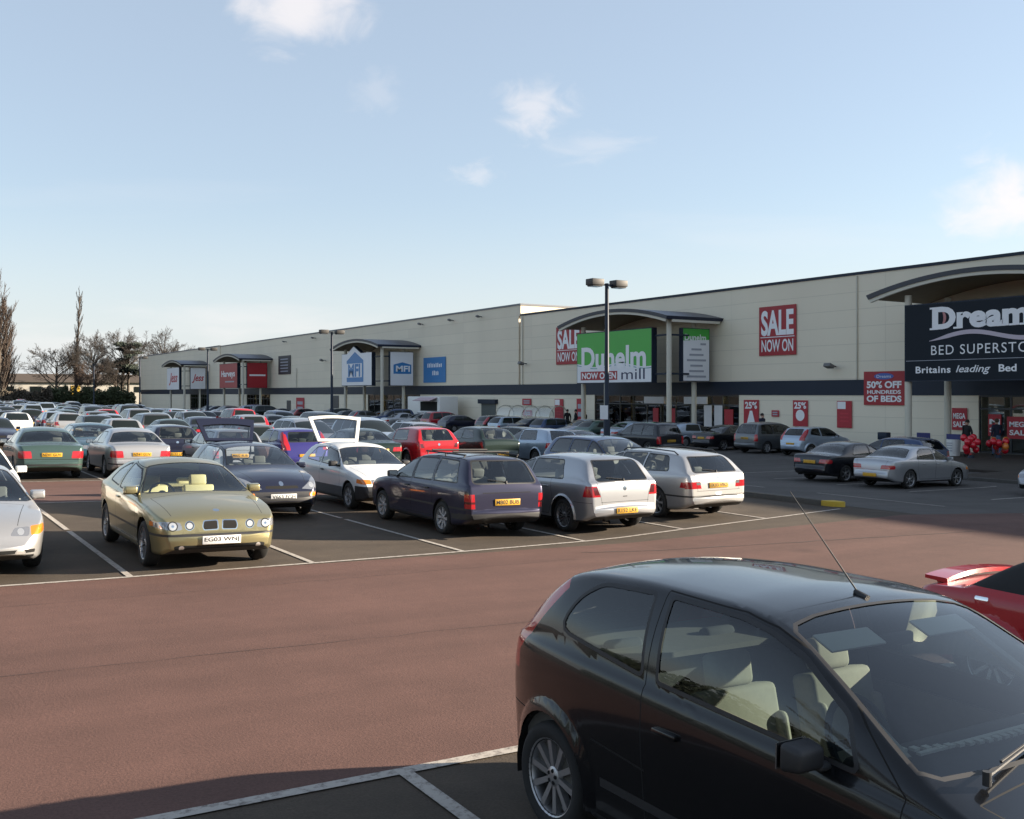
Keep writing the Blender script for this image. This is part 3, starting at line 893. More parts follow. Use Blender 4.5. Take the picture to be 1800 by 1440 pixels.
# silver five-door hatchback of the second generation of square family hatches
SP['family_hatch'] = dict(L=4.15, W=1.735,
    top=[(0, .52), (.015, .80), (.05, .97), (.10, 1.02), (.40, 1.36), (.55, 1.405), (.9, 1.43), (1.35, 1.44), (1.85, 1.42), (2.12, 1.37), (2.35, 1.285), (2.92, 1.0), (3.05, .955), (3.5, .89), (3.9, .79), (4.05, .69), (4.12, .60), (4.15, .50)],
    belt=[(0, .96), (.5, .96), (1.5, .945), (2.9, .91), (3.4, .85), (4.15, .68)], wr=0.595, crown=.055, axles=(.81, 3.32), r=.312, arch=.36, lip=.03,
    plan=[(0, .84), (.04, .90), (.14, .955), (.4, .99), (.8, 1), (3.0, 1), (3.55, .98), (3.9, .91), (4.08, .82), (4.15, .72)],
    side_windows=[(rounded([(2.02, .965), (2.82, .935), (2.50, 1.13), (2.24, 1.25), (2.03, 1.295)], .03), 0), (rounded([(.84, 1.0), (1.94, .968), (1.95, 1.31), (1.04, 1.325)], [.05, .02, .02, .07]), 1)],
    doors=[[(1.98, .31), (2.80, .31), (2.86, .60), (2.84, .92), (2.52, 1.16), (2.26, 1.275), (2.0, 1.33)], [(1.16, .62), (1.30, .31), (1.97, .31), (1.985, 1.335), (1.30, 1.37)]],
    ws=('top', 2.18, 2.96, .055, .05, .09), rw=('rear', .985, 1.335, .60, .50),
    decals=[('rear', [(.565, .70), (.9, .70), (.9, .90), (.635, .90)], TL), ('side', [(-.1, .70), (.20, .70), (.14, .90), (-.1, .90)], TL), ('rear', [(.575, .735), (.70, .735), (.73, .875), (.63, .875)], TD),
            ('rear', circle((0, .84), .045, 14), EM), line('rear', (.53, .56), (.62, .98)), line('rear', (-.05, .60), (.56, .60)), ('rear', [(-.05, .685), (.05, .685), (.05, .70), (-.05, .70)], 3),
            ('front', rounded([(.36, .62), (.78, .62), (.80, .74), (.40, .74)], .03), HL), ('front', [(-.05, .63), (.33, .63), (.35, .74), (-.05, .74)], GR), ('front', [(-.05, .28), (.6, .28), (.6, .40), (-.05, .40)], GR),
            ('side', [(0, .20), (.5, .20), (.5, .255), (0, .255)], 1), ('rear', [(-.05, .18), (.9, .18), (.9, .262), (-.05, .262)], 1), ('side', [(1.15, .20), (2.98, .20), (2.98, .25), (1.15, .25)], 1),
            line('top', (2.98, -.03), (3.1, .70)), line('top', (3.1, .70), (4.0, .60)),
            line('side', (.02, .595), (.46, .595))],
    handles=[(2.12, .82), (1.36, .83)], mirror=(2.68, .98), plate_r=.44, plate_f=.42, pw_r=.50, txt_r='R152 LKE', wheel=('double', 8))
# pale five-door compact-executive estate
SP['sport_estate'] = dict(L=4.48, W=1.74,
    top=[(0, .52), (.015, .80), (.05, .95), (.10, 1.0), (.42, 1.305), (.55, 1.35), (1.0, 1.39), (1.6, 1.41), (2.15, 1.40), (2.42, 1.36), (2.7, 1.265), (3.28, .985), (3.4, .95), (3.8, .885), (4.2, .79), (4.38, .69), (4.45, .60), (4.48, .5)],
    belt=[(0, .95), (.5, .955), (1.5, .94), (3.1, .90), (3.8, .83), (4.48, .66)], wr=0.580, crown=.055, axles=(1.0, 3.725), r=.318, arch=.365,
    plan=[(0, .82), (.05, .89), (.16, .95), (.45, .985), (.9, 1), (3.4, 1), (3.9, .98), (4.22, .92), (4.4, .82), (4.48, .7)],
    side_windows=[(rounded([(2.32, .955), (3.14, .925), (2.80, 1.13), (2.54, 1.24), (2.33, 1.285)], .03), 0), (rounded([(1.50, .97), (2.25, .958), (2.26, 1.295), (1.52, 1.31)], .03), 1), (rounded([(.62, 1.0), (1.42, .975), (1.44, 1.305), (.80, 1.285)], [.08, .02, .02, .10]), None)],
    doors=[[(2.28, .31), (3.12, .31), (3.18, .60), (3.16, .91), (2.82, 1.16), (2.56, 1.265), (2.30, 1.32)], [(1.40, .66), (1.46, .31), (2.27, .31), (2.285, 1.325), (1.46, 1.345)]],
    ws=('top', 2.48, 3.30, .06, .05, .10), rw=('rear', .985, 1.275, .60, .50),
    decals=strip(.485, .52, .03, 4.2, True, True) + [('rear', [(.47, .66), (.9, .66), (.9, .80), (.50, .80)], TL), ('side', [(-.1, .66), (.26, .68), (.22, .79), (-.1, .80)], TL), ('rear', [(.48, .735), (.60, .735), (.60, .79), (.49, .79)], ('tail_light', LAMP)),
            ('rear', circle((0, .885), .04, 14), EM), line('rear', (-.05, .61), (.6, .61)), ('rear', [(-.05, .285), (.62, .285), (.62, .315), (-.05, .315)], 1),
            ('front', rounded([(.26, .60), (.78, .60), (.80, .70), (.28, .70)], .03), HL), ('front', [(.03, .58), (.19, .58), (.2, .69), (.03, .69)], GR), line('rear', (.57, .62), (.63, .95)), line('top', (3.36, -.03), (3.42, .70))],
    handles=[(2.42, .81), (1.62, .82)], mirror=(3.0, .97), plate_r=.72, plate_f=.42, txt_r='EK03 VBO', wheel=('spoke', 8))
# purple-navy five-door estate with roof bars
SP['family_estate'] = dict(L=4.28, W=1.69,
    top=[(0, .52), (.015, .80), (.05, .96), (.09, 1.0), (.34, 1.33), (.46, 1.40), (.8, 1.43), (1.4, 1.44), (2.0, 1.42), (2.26, 1.37), (2.5, 1.285), (3.08, 1.0), (3.2, .955), (3.6, .89), (3.98, .80), (4.15, .70), (4.24, .60), (4.28, .5)],
    belt=[(0, .93), (.5, .93), (1.5, .925), (3.0, .90), (3.6, .84), (4.28, .66)], wr=0.590, crown=.05, axles=(.92, 3.437), r=.295, arch=.34,
    plan=[(0, .86), (.04, .91), (.14, .96), (.4, .99), (.8, 1), (3.2, 1), (3.7, .98), (4.02, .91), (4.2, .82), (4.28, .72)],
    side_windows=[(rounded([(2.18, .945), (2.98, .92), (2.64, 1.13), (2.38, 1.255), (2.20, 1.305)], .03), 0), (rounded([(1.36, .955), (2.10, .948), (2.115, 1.315), (1.38, 1.33)], .03), 1), (rounded([(.42, .97), (1.28, .958), (1.30, 1.335), (.62, 1.32)], [.04, .02, .02, .08]), None)],
    doors=[[(2.14, .31), (2.96, .31), (3.02, .60), (3.0, .91), (2.66, 1.16), (2.40, 1.28), (2.16, 1.335)], [(1.27, .62), (1.34, .31), (2.13, .31), (2.145, 1.34), (1.32, 1.36)]],
    ws=('top', 2.32, 3.12, .055, .05, .09), rw=('rear', .97, 1.335, .655, .545), seal=.024,
    decals=[('rear', [(.655, .53), (.9, .53), (.9, .78), (.665, .78)], TL), ('side', [(-.1, .53), (.13, .53), (.13, .78), (-.1, .78)], TL), ('rear', [(.655, .61), (.9, .61), (.9, .65), (.655, .65)], ('tail_light', RED_DARK)), ('side', [(-.1, .61), (.13, .61), (.13, .65), (-.1, .65)], ('tail_light', RED_DARK)),
            ('side', [(.1, .50), (4.1, .50), (4.1, .535), (.1, .535)], 1), ('rear', [(-.05, .505), (.66, .505), (.66, .525), (-.05, .525)], 0), line('rear', (-.05, .80), (.5, .80), .012),
            ('rear', [(-.05, .33), (.95, .33), (.95, .44), (-.05, .44)], 1), ('side', [(0, .33), (.55, .33), (.55, .42), (0, .42)], 1), ('side', [(1.3, .20), (3.1, .20), (3.1, .27), (1.3, .27)], 1),
            ('front', rounded([(.36, .62), (.78, .62), (.80, .72), (.40, .72)], .03), HL), ('front', [(-.05, .6), (.33, .6), (.35, .7), (-.05, .7)], GR), line('top', (3.16, -.03), (3.22, .68))],
    handles=[(2.28, .79), (1.48, .80)], mirror=(2.84, .97), mirror_m=TRIM, plate_r=.635, plate_f=.42, txt_r='M802 BUB', wheel=('trim', 8), handle_m=TRIM)
# dark blue hatchback with angular lamps, tailgate up
SP['angular_hatch'] = V(SP['family_hatch'], L=4.17, W=1.70, txt_f='V663 FGH',
    top=[(0, .55), (.02, .85), (.06, .99), (.12, 1.04), (.42, 1.33), (.55, 1.385), (.9, 1.42), (1.4, 1.435), (1.9, 1.41), (2.2, 1.35), (2.45, 1.25), (3.05, .985), (3.18, .95), (3.55, .89), (3.9, .79), (4.06, .68), (4.13, .58), (4.17, .48)],
    decals=[('front', rounded([(.40, .60), (.62, .58), (.84, .70), (.80, .83), (.66, .77)], .02), HL), ('side', rounded([(3.50, .72), (4.05, .58), (4.05, .74), (3.52, .84)], .03), HL), ('front', circle((.62, .67), .05, 12), HI),
            ('front', rounded([(.55, .455), (.82, .46), (.82, .525), (.56, .525)], .02), IN), ('side', [(3.85, .46), (4.1, .46), (4.1, .52), (3.85, .52)], IN),
            ('front', circle((0, .70), .045, 14), EM), ('front', rounded([(-.05, .60), (.34, .61), (.32, .66), (-.05, .66)], [0, .02, .02, 0]), GR), ('front', rounded([(-.05, .25), (.60, .25), (.56, .36), (-.05, .36)], [0, .02, .02, 0]), GR),
            ('front', [(-.05, .37), (.95, .37), (.95, .545), (-.05, .545)], 1), ('front', rounded([(.55, .455), (.82, .46), (.82, .525), (.56, .525)], .02), IN), line('top', (3.12, -.03), (3.2, .66)), line('top', (3.2, .66), (4.0, .5))],
    plate_f=.455, wheel=('trim', 7))
# white hatchback with its tailgate up
SP['older_hatch'] = V(SP['family_hatch'], L=4.05, W=1.69,
    top=[(0, .52), (.02, .82), (.08, .96), (.16, 1.0), (.55, 1.31), (.70, 1.365), (1.0, 1.40), (1.4, 1.41), (1.8, 1.39), (2.06, 1.335), (2.3, 1.235), (2.86, .975), (2.98, .94), (3.4, .87), (3.75, .78), (3.93, .68), (4.01, .58), (4.05, .48)],
    belt=[(0, .93), (.5, .93), (1.5, .915), (2.8, .885), (3.3, .83), (4.05, .66)], axles=(.75, 3.267), r=.29, arch=.335, lip=0,
    side_windows=[(rounded([(1.62, .945), (2.74, .905), (2.42, 1.09), (2.18, 1.215), (1.66, 1.285)], .03), 0), (rounded([(.72, .985), (1.54, .95), (1.58, 1.285), (1.0, 1.255)], .04), None)],
    doors=[[(1.58, .31), (2.74, .31), (2.80, .60), (2.76, .89), (2.44, 1.12), (2.20, 1.24), (1.62, 1.315)]],
    ws=('top', 2.12, 2.90, .055, .05, .09),
    decals=[('front', rounded([(.34, .60), (.58, .59), (.58, .68), (.36, .68)], .02), HL), ('front', rounded([(.585, .59), (.80, .60), (.78, .69), (.585, .68)], .02), IN), ('side', [(3.68, .60), (3.98, .58), (3.98, .67), (3.68, .69)], IN),
            ('front', [(-.05, .60), (.31, .60), (.33, .67), (-.05, .67)], GR), ('front', [(-.05, .18), (.95, .18), (.95, .54), (-.05, .54)], 1), ('side', [(3.55, .18), (4.1, .18), (4.1, .54), (3.62, .54)], 1), ('side', [(.0, .18), (.42, .18), (.42, .54), (.0, .54)], 1), ('side', [(1.05, .20), (2.95, .20), (2.95, .47), (1.05, .47)], 4),
            line('top', (2.92, -.03), (3.0, .68)), line('top', (3.0, .68), (3.85, .6))],
    handles=[(1.78, .79)], handle_m=TRIM, mirror=(2.58, .96), mirror_m=TRIM, plate_f=.40, wheel=('trim', 6), paint2=mat('grey_cladding', (.09, .095, .10), .6))
# rally-style silver saloon
SP['saloon'] = dict(L=4.36, W=1.69,
    top=[(0, .52), (.015, .74), (.06, .90), (.14, .955), (.60, .985), (.72, 1.01), (1.18, 1.27), (1.42, 1.35), (1.75, 1.395), (2.1, 1.40), (2.38, 1.355), (2.62, 1.26), (3.18, .965), (3.3, .925), (3.7, .85), (4.05, .76), (4.24, .66), (4.32, .57), (4.36, .47)],
    belt=[(0, .92), (.6, .93), (1.5, .92), (3.0, .885), (3.7, .80), (4.36, .62)], wr=0.570, crown=.05, axles=(.93, 3.45), r=.30, arch=.345,
    side_windows=[(rounded([(2.28, .945), (3.06, .905), (2.72, 1.09), (2.48, 1.215), (2.30, 1.265)], .03), 0), (rounded([(1.30, .965), (2.20, .945), (2.215, 1.27), (1.66, 1.27), (1.46, 1.17)], .03), 1)],
    doors=[[(2.24, .31), (3.04, .31), (3.12, .60), (3.08, .89), (2.74, 1.12), (2.50, 1.245), (2.26, 1.30)], [(1.30, .66), (1.42, .31), (2.23, .31), (2.245, 1.305), (1.64, 1.30), (1.40, 1.16)]],
    ws=('top', 2.44, 3.20, .055, .05, .09), rw=('top', 1.24, .76, .06, .08, .04),
    decals=[('rear', rounded([(.36, .64), (.90, .64), (.90, .77), (.40, .77)], .03), TL), ('side', rounded([(-.1, .64), (.20, .66), (.20, .75), (-.1, .77)], .02), TL), line('rear', (.5, .62), (.6, .92)), line('rear', (-.05, .60), (.6, .60)),
            ('front', rounded([(.34, .56), (.78, .56), (.80, .68), (.38, .68)], .03), HL), ('side', rounded([(3.95, .57), (4.3, .55), (4.3, .64), (3.95, .67)], .02), IN), ('front', [(-.05, .57), (.31, .57), (.33, .66), (-.05, .66)], GR), ('front', [(-.05, .25), (.6, .25), (.6, .37), (-.05, .37)], GR),
            ('side', [(1.3, .20), (3.06, .20), (3.06, .25), (1.3, .25)], 1), line('top', (3.26, -.03), (3.32, .66)), line('top', (.56, -.03), (.56, .6))],
    handles=[(2.36, .79), (1.62, .80)], mirror=(2.96, .95), plate_r=.44, plate_f=.42, wheel=('spoke', 6))
# dark blue-black two-door coupe-saloon
SP['dark_saloon'] = V(SP['saloon'], L=4.5, W=1.74,
    decals=[('rear', rounded([(.40, .66), (.90, .66), (.90, .80), (.44, .80)], .03), TL), ('side', rounded([(-.1, .66), (.22, .68), (.22, .78), (-.1, .80)], .02), TL)] + SP['saloon']['decals'][2:], plate_r=.70)
# green coupe-saloon and silver saloon seen from behind
SP['wide_saloon'] = V(SP['saloon'], L=4.55, W=1.78, top=[(x * 4.55 / 4.36, z * 1.02) for x, z in SP['saloon']['top']], belt=[(x * 4.55 / 4.36, z * 1.03) for x, z in SP['saloon']['belt']], axles=(.97, 3.67), r=.31,
    side_windows=[([(x * 4.55 / 4.36, z * 1.02) for x, z in p], i) for p, i in SP['saloon']['side_windows']], doors=[[(x * 4.55 / 4.36, z * 1.02) for x, z in p] for p in SP['saloon']['doors']],
    ws=('top', 2.55, 3.34, .055, .05, .09), rw=('top', 1.29, .79, .06, .08, .04), mirror=(3.08, .97), handles=[(2.46, .80), (1.69, .82)],
    decals=[('rear', rounded([(.50, .60), (.95, .60), (.95, .80), (.53, .80)], .03), TL), ('side', rounded([(-.1, .60), (.22, .62), (.2, .79), (-.1, .80)], .02), TL), line('rear', (-.05, .57), (.9, .57), .012), ('rear', [(-.05, .40), (.95, .40), (.95, .44), (-.05, .44)], 1)] + SP['saloon']['decals'][4:], plate_r=.70, txt_r='N741 GUV', wheel=('trim', 7))
# small red roadster, soft top
SP['roadster'] = dict(L=3.95, W=1.66,
    top=[(0, .50), (.02, .70), (.08, .82), (.20, .875), (.46, .90), (.54, .925), (.62, .985), (.98, 1.19), (1.30, 1.25), (1.95, 1.25), (2.08, 1.21), (2.62, .89), (2.75, .855), (3.2, .78), (3.6, .68), (3.85, .55), (3.95, .42)],
    belt=[(0, .83), (.6, .865), (1.5, .855), (2.6, .82), (3.2, .74), (3.95, .52)], wr=0.525, crown=.055, axles=(.80, 3.065), r=.30, arch=.335, lip=.04,
    side_windows=[(rounded([(1.42, .895), (2.52, .85), (2.20, 1.02), (2.08, 1.10), (1.50, 1.12)], .03), 0)],
    doors=[[(1.36, .30), (2.60, .30), (2.66, .60), (2.58, .835), (2.22, 1.04), (2.10, 1.125), (1.44, 1.15)]],
    ws=('top', 2.16, 2.66, .055, .05, .06), rw=None, rear_seat=False,
    pre=[('top', [(.53, -.05), (2.12, -.05), (2.12, .75), (.53, .75)], 4), ('side', [(.53, .905), (2.14, .87), (2.14, 1.3), (.53, 1.3)], 4)],
    decals=[('rear', circle((.52, .66), .07, 14), TL), ('rear', circle((.36, .66), .055, 14), TL), ('side', [(-.1, .60), (.12, .62), (.12, .72), (-.1, .74)], TL), ('front', rounded([(.40, .52), (.70, .5), (.72, .62), (.5, .64)], .03), HL),
            ('side', rounded([(.66, .80), (.78, .80), (.78, .83), (.66, .83)], .01), 5)],
    paint2=mat('soft_top_black', (.012, .012, .013), .8, var=.2, scale=30), handles=[(1.48, .74)], mirror=(2.38, .90), plate_r=.52, plate_f=.40, wheel=('spoke', 9), shelf=False, cabin_x0=.9, seat_dz=-.1)
# tall people carrier and off-roader
SP['people_carrier'] = V(SP['family_estate'], L=4.30, W=1.76,
    top=[(0, .55), (.015, .86), (.05, 1.02), (.09, 1.08), (.30, 1.50), (.44, 1.585), (.9, 1.63), (1.5, 1.64), (2.05, 1.61), (2.35, 1.54), (2.6, 1.44), (3.3, 1.08), (3.45, 1.02), (3.75, .94), (4.05, .83), (4.2, .71), (4.27, .60), (4.30, .5)],
    belt=[(0, 1.0), (.5, 1.0), (1.5, .99), (3.0, .96), (3.6, .88), (4.30, .68)], r=.31, arch=.355, axles=(.80, 3.40),
    side_windows=[(rounded([(2.18, 1.02), (3.18, .99), (2.70, 1.28), (2.46, 1.42), (2.20, 1.47)], .03), 0), (rounded([(1.34, 1.03), (2.10, 1.02), (2.115, 1.49), (1.36, 1.50)], .03), 1), (rounded([(.42, 1.05), (1.26, 1.03), (1.28, 1.50), (.56, 1.49)], [.04, .02, .02, .08]), None)],
    doors=[[(2.14, .31), (2.96, .31), (3.02, .60), (3.2, .98), (2.72, 1.31), (2.48, 1.45), (2.16, 1.51)], [(1.27, .62), (1.34, .31), (2.13, .31), (2.145, 1.52), (1.30, 1.53)]],
    ws=('top', 2.42, 3.32, .055, .05, .09), rw=('rear', 1.06, 1.50, .66, .56),
    decals=[('rear', [(.66, .66), (.9, .66), (.9, 1.02), (.68, 1.02)], TL), ('side', [(-.1, .66), (.13, .66), (.11, 1.02), (-.1, 1.02)], TL), ('front', rounded([(.36, .62), (.78, .62), (.80, .76), (.40, .76)], .03), HL), ('front', [(-.05, .6), (.33, .6), (.35, .7), (-.05, .7)], GR), line('rear', (-.05, .56), (.9, .56), .012)],
    mirror=(3.0, 1.06), handles=[(2.28, .86), (1.48, .87)], plate_r=.80, wheel=('trim', 7))
SP['off_roader'] = V(SP['people_carrier'], W=1.80,
    zb=[(0, .46), (.25, .36), (.6, .32), (3.7, .32), (4.1, .36), (4.30, .42)], r=.36, arch=.41, top=[(x, z + .08) for x, z in SP['people_carrier']['top']][:11] + [(3.1, 1.18), (3.25, 1.12), (3.75, 1.06), (4.1, .98), (4.22, .85), (4.28, .70), (4.30, .6)],
    belt=[(0, 1.05), (.5, 1.05), (1.5, 1.05), (3.0, 1.03), (3.6, .98), (4.30, .74)],
    doors=[], side_windows=[(rounded([(2.18, 1.08), (3.04, 1.06), (2.70, 1.34), (2.46, 1.48), (2.20, 1.53)], .03), None), (rounded([(1.34, 1.08), (2.10, 1.08), (2.115, 1.55), (1.36, 1.56)], .03), None), (rounded([(.42, 1.09), (1.26, 1.08), (1.28, 1.56), (.56, 1.55)], .04), None)],
    ws=('top', 2.42, 3.12, .055, .05, .09), rw=('rear', 1.14, 1.56, .66, .56), wheel=('spoke', 5))
# ------------------------------------------------------------------ tarmac, paving and paint
def asphalt(name, rgb, grit=.20, patch=.24, tint=None, bump=.35):
    m, nt, b, out = nodes(name)
    g = nt.nodes.new('ShaderNodeNewGeometry')
    def noise(sc, det, rough=.6):
        n = nt.nodes.new('ShaderNodeTexNoise'); n.inputs['Scale'].default_value = sc; n.inputs['Detail'].default_value = det; n.inputs['Roughness'].default_value = rough
        nt.links.new(g.outputs['Position'], n.inputs['Vector']); return n
    fine, mid, big = noise(55, 3, .7), noise(2.2, 6), noise(.23, 5, .65)
    def mixv(a, amount, node, src=None):
        mx = nt.nodes.new('ShaderNodeMix'); mx.data_type = 'RGBA'; mx.blend_type = 'MULTIPLY'
        mr = nt.nodes.new('ShaderNodeMapRange'); mr.inputs['From Min'].default_value = .3; mr.inputs['From Max'].default_value = .7
        mr.inputs['To Min'].default_value = 1 - amount; mr.inputs['To Max'].default_value = 1 + amount
        nt.links.new(node.outputs['Fac'], mr.inputs['Value'])
        mx.inputs['Factor'].default_value = 1
        if src is None: mx.inputs['A'].default_value = (*a, 1)
        else: nt.links.new(src, mx.inputs['A'])
        nt.links.new(mr.outputs['Result'], mx.inputs['B'])
        return mx.outputs['Result']
    c = mixv(rgb, grit, fine); c = mixv(None, patch * .6, mid, c); c = mixv(None, patch, big, c)
    st = nt.nodes.new('ShaderNodeTexNoise'); st.inputs['Scale'].default_value = 1; st.inputs['Detail'].default_value = 5
    mp = nt.nodes.new('ShaderNodeMapping'); mp.inputs['Scale'].default_value = (.05, 1.5, 1)
    nt.links.new(g.outputs['Position'], mp.inputs['Vector']); nt.links.new(mp.outputs[0], st.inputs['Vector'])
    c = mixv(None, .13, st, c)
    # oil spots and tyre scuffs
    v = nt.nodes.new('ShaderNodeTexVoronoi'); v.inputs['Scale'].default_value = .45; v.inputs['Randomness'].default_value = 1
    nt.links.new(g.outputs['Position'], v.inputs['Vector'])
    mr = nt.nodes.new('ShaderNodeMapRange'); mr.inputs['From Min'].default_value = .02; mr.inputs['From Max'].default_value = .16; mr.inputs['To Min'].default_value = .72; mr.inputs['To Max'].default_value = 1
    nt.links.new(v.outputs['Distance'], mr.inputs['Value'])
    mx = nt.nodes.new('ShaderNodeMix'); mx.data_type = 'RGBA'; mx.blend_type = 'MULTIPLY'; mx.inputs['Factor'].default_value = 1
    nt.links.new(c, mx.inputs['A']); nt.links.new(mr.outputs['Result'], mx.inputs['B'])
    nt.links.new(mx.outputs['Result'], b.inputs['Base Color'])
    b.inputs['Roughness'].default_value = .88; b.inputs['Specular IOR Level'].default_value = .3
    bp = nt.nodes.new('ShaderNodeBump'); bp.inputs['Strength'].default_value = bump; bp.inputs['Distance'].default_value = .012
    nt.links.new(fine.outputs['Fac'], bp.inputs['Height']); nt.links.new(bp.outputs['Normal'], b.inputs['Normal'])
    return m
TARMAC = asphalt('grey_tarmac', (.064, .049, .036))
TARMAC_D = asphalt('dark_tarmac', (.085, .078, .073), patch=.14)
RED_TARMAC = asphalt('red_tarmac', (.108, .057, .046), patch=.12)
PAVING = asphalt('block_paving', (.055, .045, .037), grit=.25)
FLAGS = asphalt('paving_flags', (.14, .13, .115), grit=.15)
KERB = mat('kerb_concrete', (.085, .08, .072), .9, var=.2, scale=6)
YELLOW = mat('kerb_yellow', (.50, .34, .03), .7, var=.18, scale=9)

def line_paint(name='white_line'):
    m, nt, b, out = nodes(name)
    g = nt.nodes.new('ShaderNodeNewGeometry')
    n = nt.nodes.new('ShaderNodeTexNoise'); n.inputs['Scale'].default_value = 14; n.inputs['Detail'].default_value = 8; n.inputs['Roughness'].default_value = .75
    nt.links.new(g.outputs['Position'], n.inputs['Vector'])
    r = nt.nodes.new('ShaderNodeValToRGB')
    r.color_ramp.elements[0].position = .33; r.color_ramp.elements[0].color = (.11, .09, .08, 1)
    r.color_ramp.elements[1].position = .52; r.color_ramp.elements[1].color = (.40, .365, .325, 1)
    nt.links.new(n.outputs['Fac'], r.inputs['Fac']); nt.links.new(r.outputs['Color'], b.inputs['Base Color'])
    b.inputs['Roughness'].default_value = .8
    return m
LINE = line_paint()

def sheet(name, x0, x1, y0, y1, dz, m, step=1.5, far=False):
    xs = [x0] + [x for x in GX if x0 < x < x1] + [x1]
    out = []
    for a, b in zip(xs[:-1], xs[1:]):
        k = 1 if far else max(1, int((b - a) / step + .5))
        out += [a + (b - a) * i / k for i in range(k)]
    out.append(x1)
    mb = MB()
    for a, b in zip(out[:-1], out[1:]):
        mb.add([(a, y0, gz(a) + dz), (b, y0, gz(b) + dz), (b, y1, gz(b) + dz), (a, y1, gz(a) + dz)], [(0, 1, 2, 3)])
    return tag(mb.build(name, m), kind='structure')

sheet('ground', -900, 1800, -300, 2600, 0, TARMAC, far=True)
sheet('road', -30, 23, 5.65, 13.55, .004, RED_TARMAC)
sheet('road', -30, 19.0, 23.8, 29.7, .004, RED_TARMAC)
sheet('access_road', 19.0, 42.8, 13.56, 230, .004, TARMAC_D)
sheet('access_road', 23.0, 33.3, -60, 13.55, .0045, TARMAC_D)
for k in range(1, 12): sheet('road', -10, 18.9, 23.8 + 16.1 * k, 29.7 + 16.1 * k, .0045, RED_TARMAC)

# painted lines: strips that follow the ground
mk = MB()
def stripe(p, q, w=.085, dz=.009):
    p, q = Vector((p[0], p[1])), Vector((q[0], q[1]))
    d = (q - p); L = d.length; d /= L
    n = Vector((-d.y, d.x)) * w / 2
    k = max(1, int(abs(q.x - p.x) / 1.0 + .5))
    for i in range(k):
        a, b = p + d * L * i / k, p + d * L * (i + 1) / k
        mk.add([(a.x - n.x, a.y - n.y, gz(a.x - n.x) + dz), (b.x - n.x, b.y - n.y, gz(b.x - n.x) + dz), (b.x + n.x, b.y + n.y, gz(b.x + n.x) + dz), (a.x + n.x, a.y + n.y, gz(a.x + n.x) + dz)], [(0, 1, 2, 3)])
stripe((-14, 5.65), (16, 5.65), .10)
for x in (-7.45, -4.9, -2.35, .2, 2.76, 5.2, 7.7, 10.3, 12.9): stripe((x, 5.60), (x, .7), .10, .0095)
edge = [(-6, 13.35), (2.7, 13.5), (5.23, 13.63), (7.79, 13.77), (10.36, 14.0), (12.95, 14.35), (15.5, 14.65), (18.2, 15.0)]
for a, b in zip(edge[:-1], edge[1:]): stripe(a, b, .085)
BAYX = [-2.4, .15, 2.7, 5.23, 7.79, 10.36, 12.95, 15.5]
for x in BAYX:
    y = float(np.interp(x, [e[0] for e in edge], [e[1] for e in edge]))
    stripe((x, y + .04), (x, 18.55), .085, .0095); stripe((x, 18.75), (x, 23.6), .085, .0095)
stripe((-6, 23.7), (18.2, 23.7), .085)
for k in range(0, 12):
    y0 = 29.75 + 16.1 * k
    stripe((-6, y0), (27 if k == 0 else 24, y0), .085); stripe((-6, y0 + 10), (24, y0 + 10), .085)
    for i in range(11):
        x = .15 + 2.55 * i
        if k < 3: stripe((x, y0 + .04), (x, y0 + 9.9), .085, .0095)
for i in range(9): stripe((22.35, 9.2 + 6 * i), (22.35, 13.2 + 6 * i), .10)
for y in (14.2, 17.0, 19.75, 22.55, 25.35, 28.1): stripe((27.2, y), (31.9, y), .085)
tag(mk.build('bay_markings', LINE), kind='structure')
# tar joints across the aisle, plus a lamp post's shadow painted as a strip
cr = MB(); random.seed(3)
def crack_or_shadow(x0, y0, x1, y1, w):
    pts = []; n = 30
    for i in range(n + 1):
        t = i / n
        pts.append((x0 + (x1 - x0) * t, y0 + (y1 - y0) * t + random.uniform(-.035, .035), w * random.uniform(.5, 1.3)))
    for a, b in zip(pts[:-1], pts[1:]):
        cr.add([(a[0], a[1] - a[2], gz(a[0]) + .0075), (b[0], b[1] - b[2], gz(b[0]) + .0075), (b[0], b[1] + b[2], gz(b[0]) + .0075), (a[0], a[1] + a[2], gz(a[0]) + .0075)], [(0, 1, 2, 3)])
crack_or_shadow(-2, 9.2, 8.0, 8.9, .0045); crack_or_shadow(9.5, 12.9, 17.4, 11.2, .022); crack_or_shadow(-2, 12.0, 9, 12.4, .005)  # the middle, widest strip is the painted post shadow
tag(cr.build('tar_joints_and_shadow', mat('tar_and_shadow', (.055, .034, .029), .8)), kind='structure')

# raised kerb island that ends the bay row, yellow nose
def slab(name, outline, h, m, kind=None):
    mb = MB(); n = len(outline)
    mb.add([(x, y, gz(x) - .05) for x, y in outline] + [(x, y, gz(x) + h) for x, y in outline], [tuple(range(n, 2 * n))] + [(i, (i + 1) % n, n + (i + 1) % n, n + i) for i in range(n)])
    o = mb.build(name, m, bevel=.02)
    return tag(o, kind='structure')
isl = [(18.45, 15.75), (18.85, 15.75), (18.85, 23.4), (18.45, 23.4)]
slab('kerb_island', isl, .12, KERB)
nose = [(18.43, 15.74)] + [(18.65 + .22 * math.cos(a), 15.50 + .22 * math.sin(a)) for a in np.linspace(math.pi, 2 * math.pi, 9)] + [(18.87, 15.74)]
slab('kerb_nose', nose, .12, YELLOW)
slab('pavement', [(43.0, 30.2), (47.55, 30.2), (47.55, 228), (43.0, 228)], .12, FLAGS)
slab('forecourt', [(33.45, -60), (47.55, -60), (47.55, 30.1), (37.0, 30.1), (37.0, 22.6), (33.45, 22.6)], .12, PAVING)
slab('kerb', [(33.3, -60), (33.44, -60), (33.44, 22.6), (33.3, 22.6)], .125, KERB)
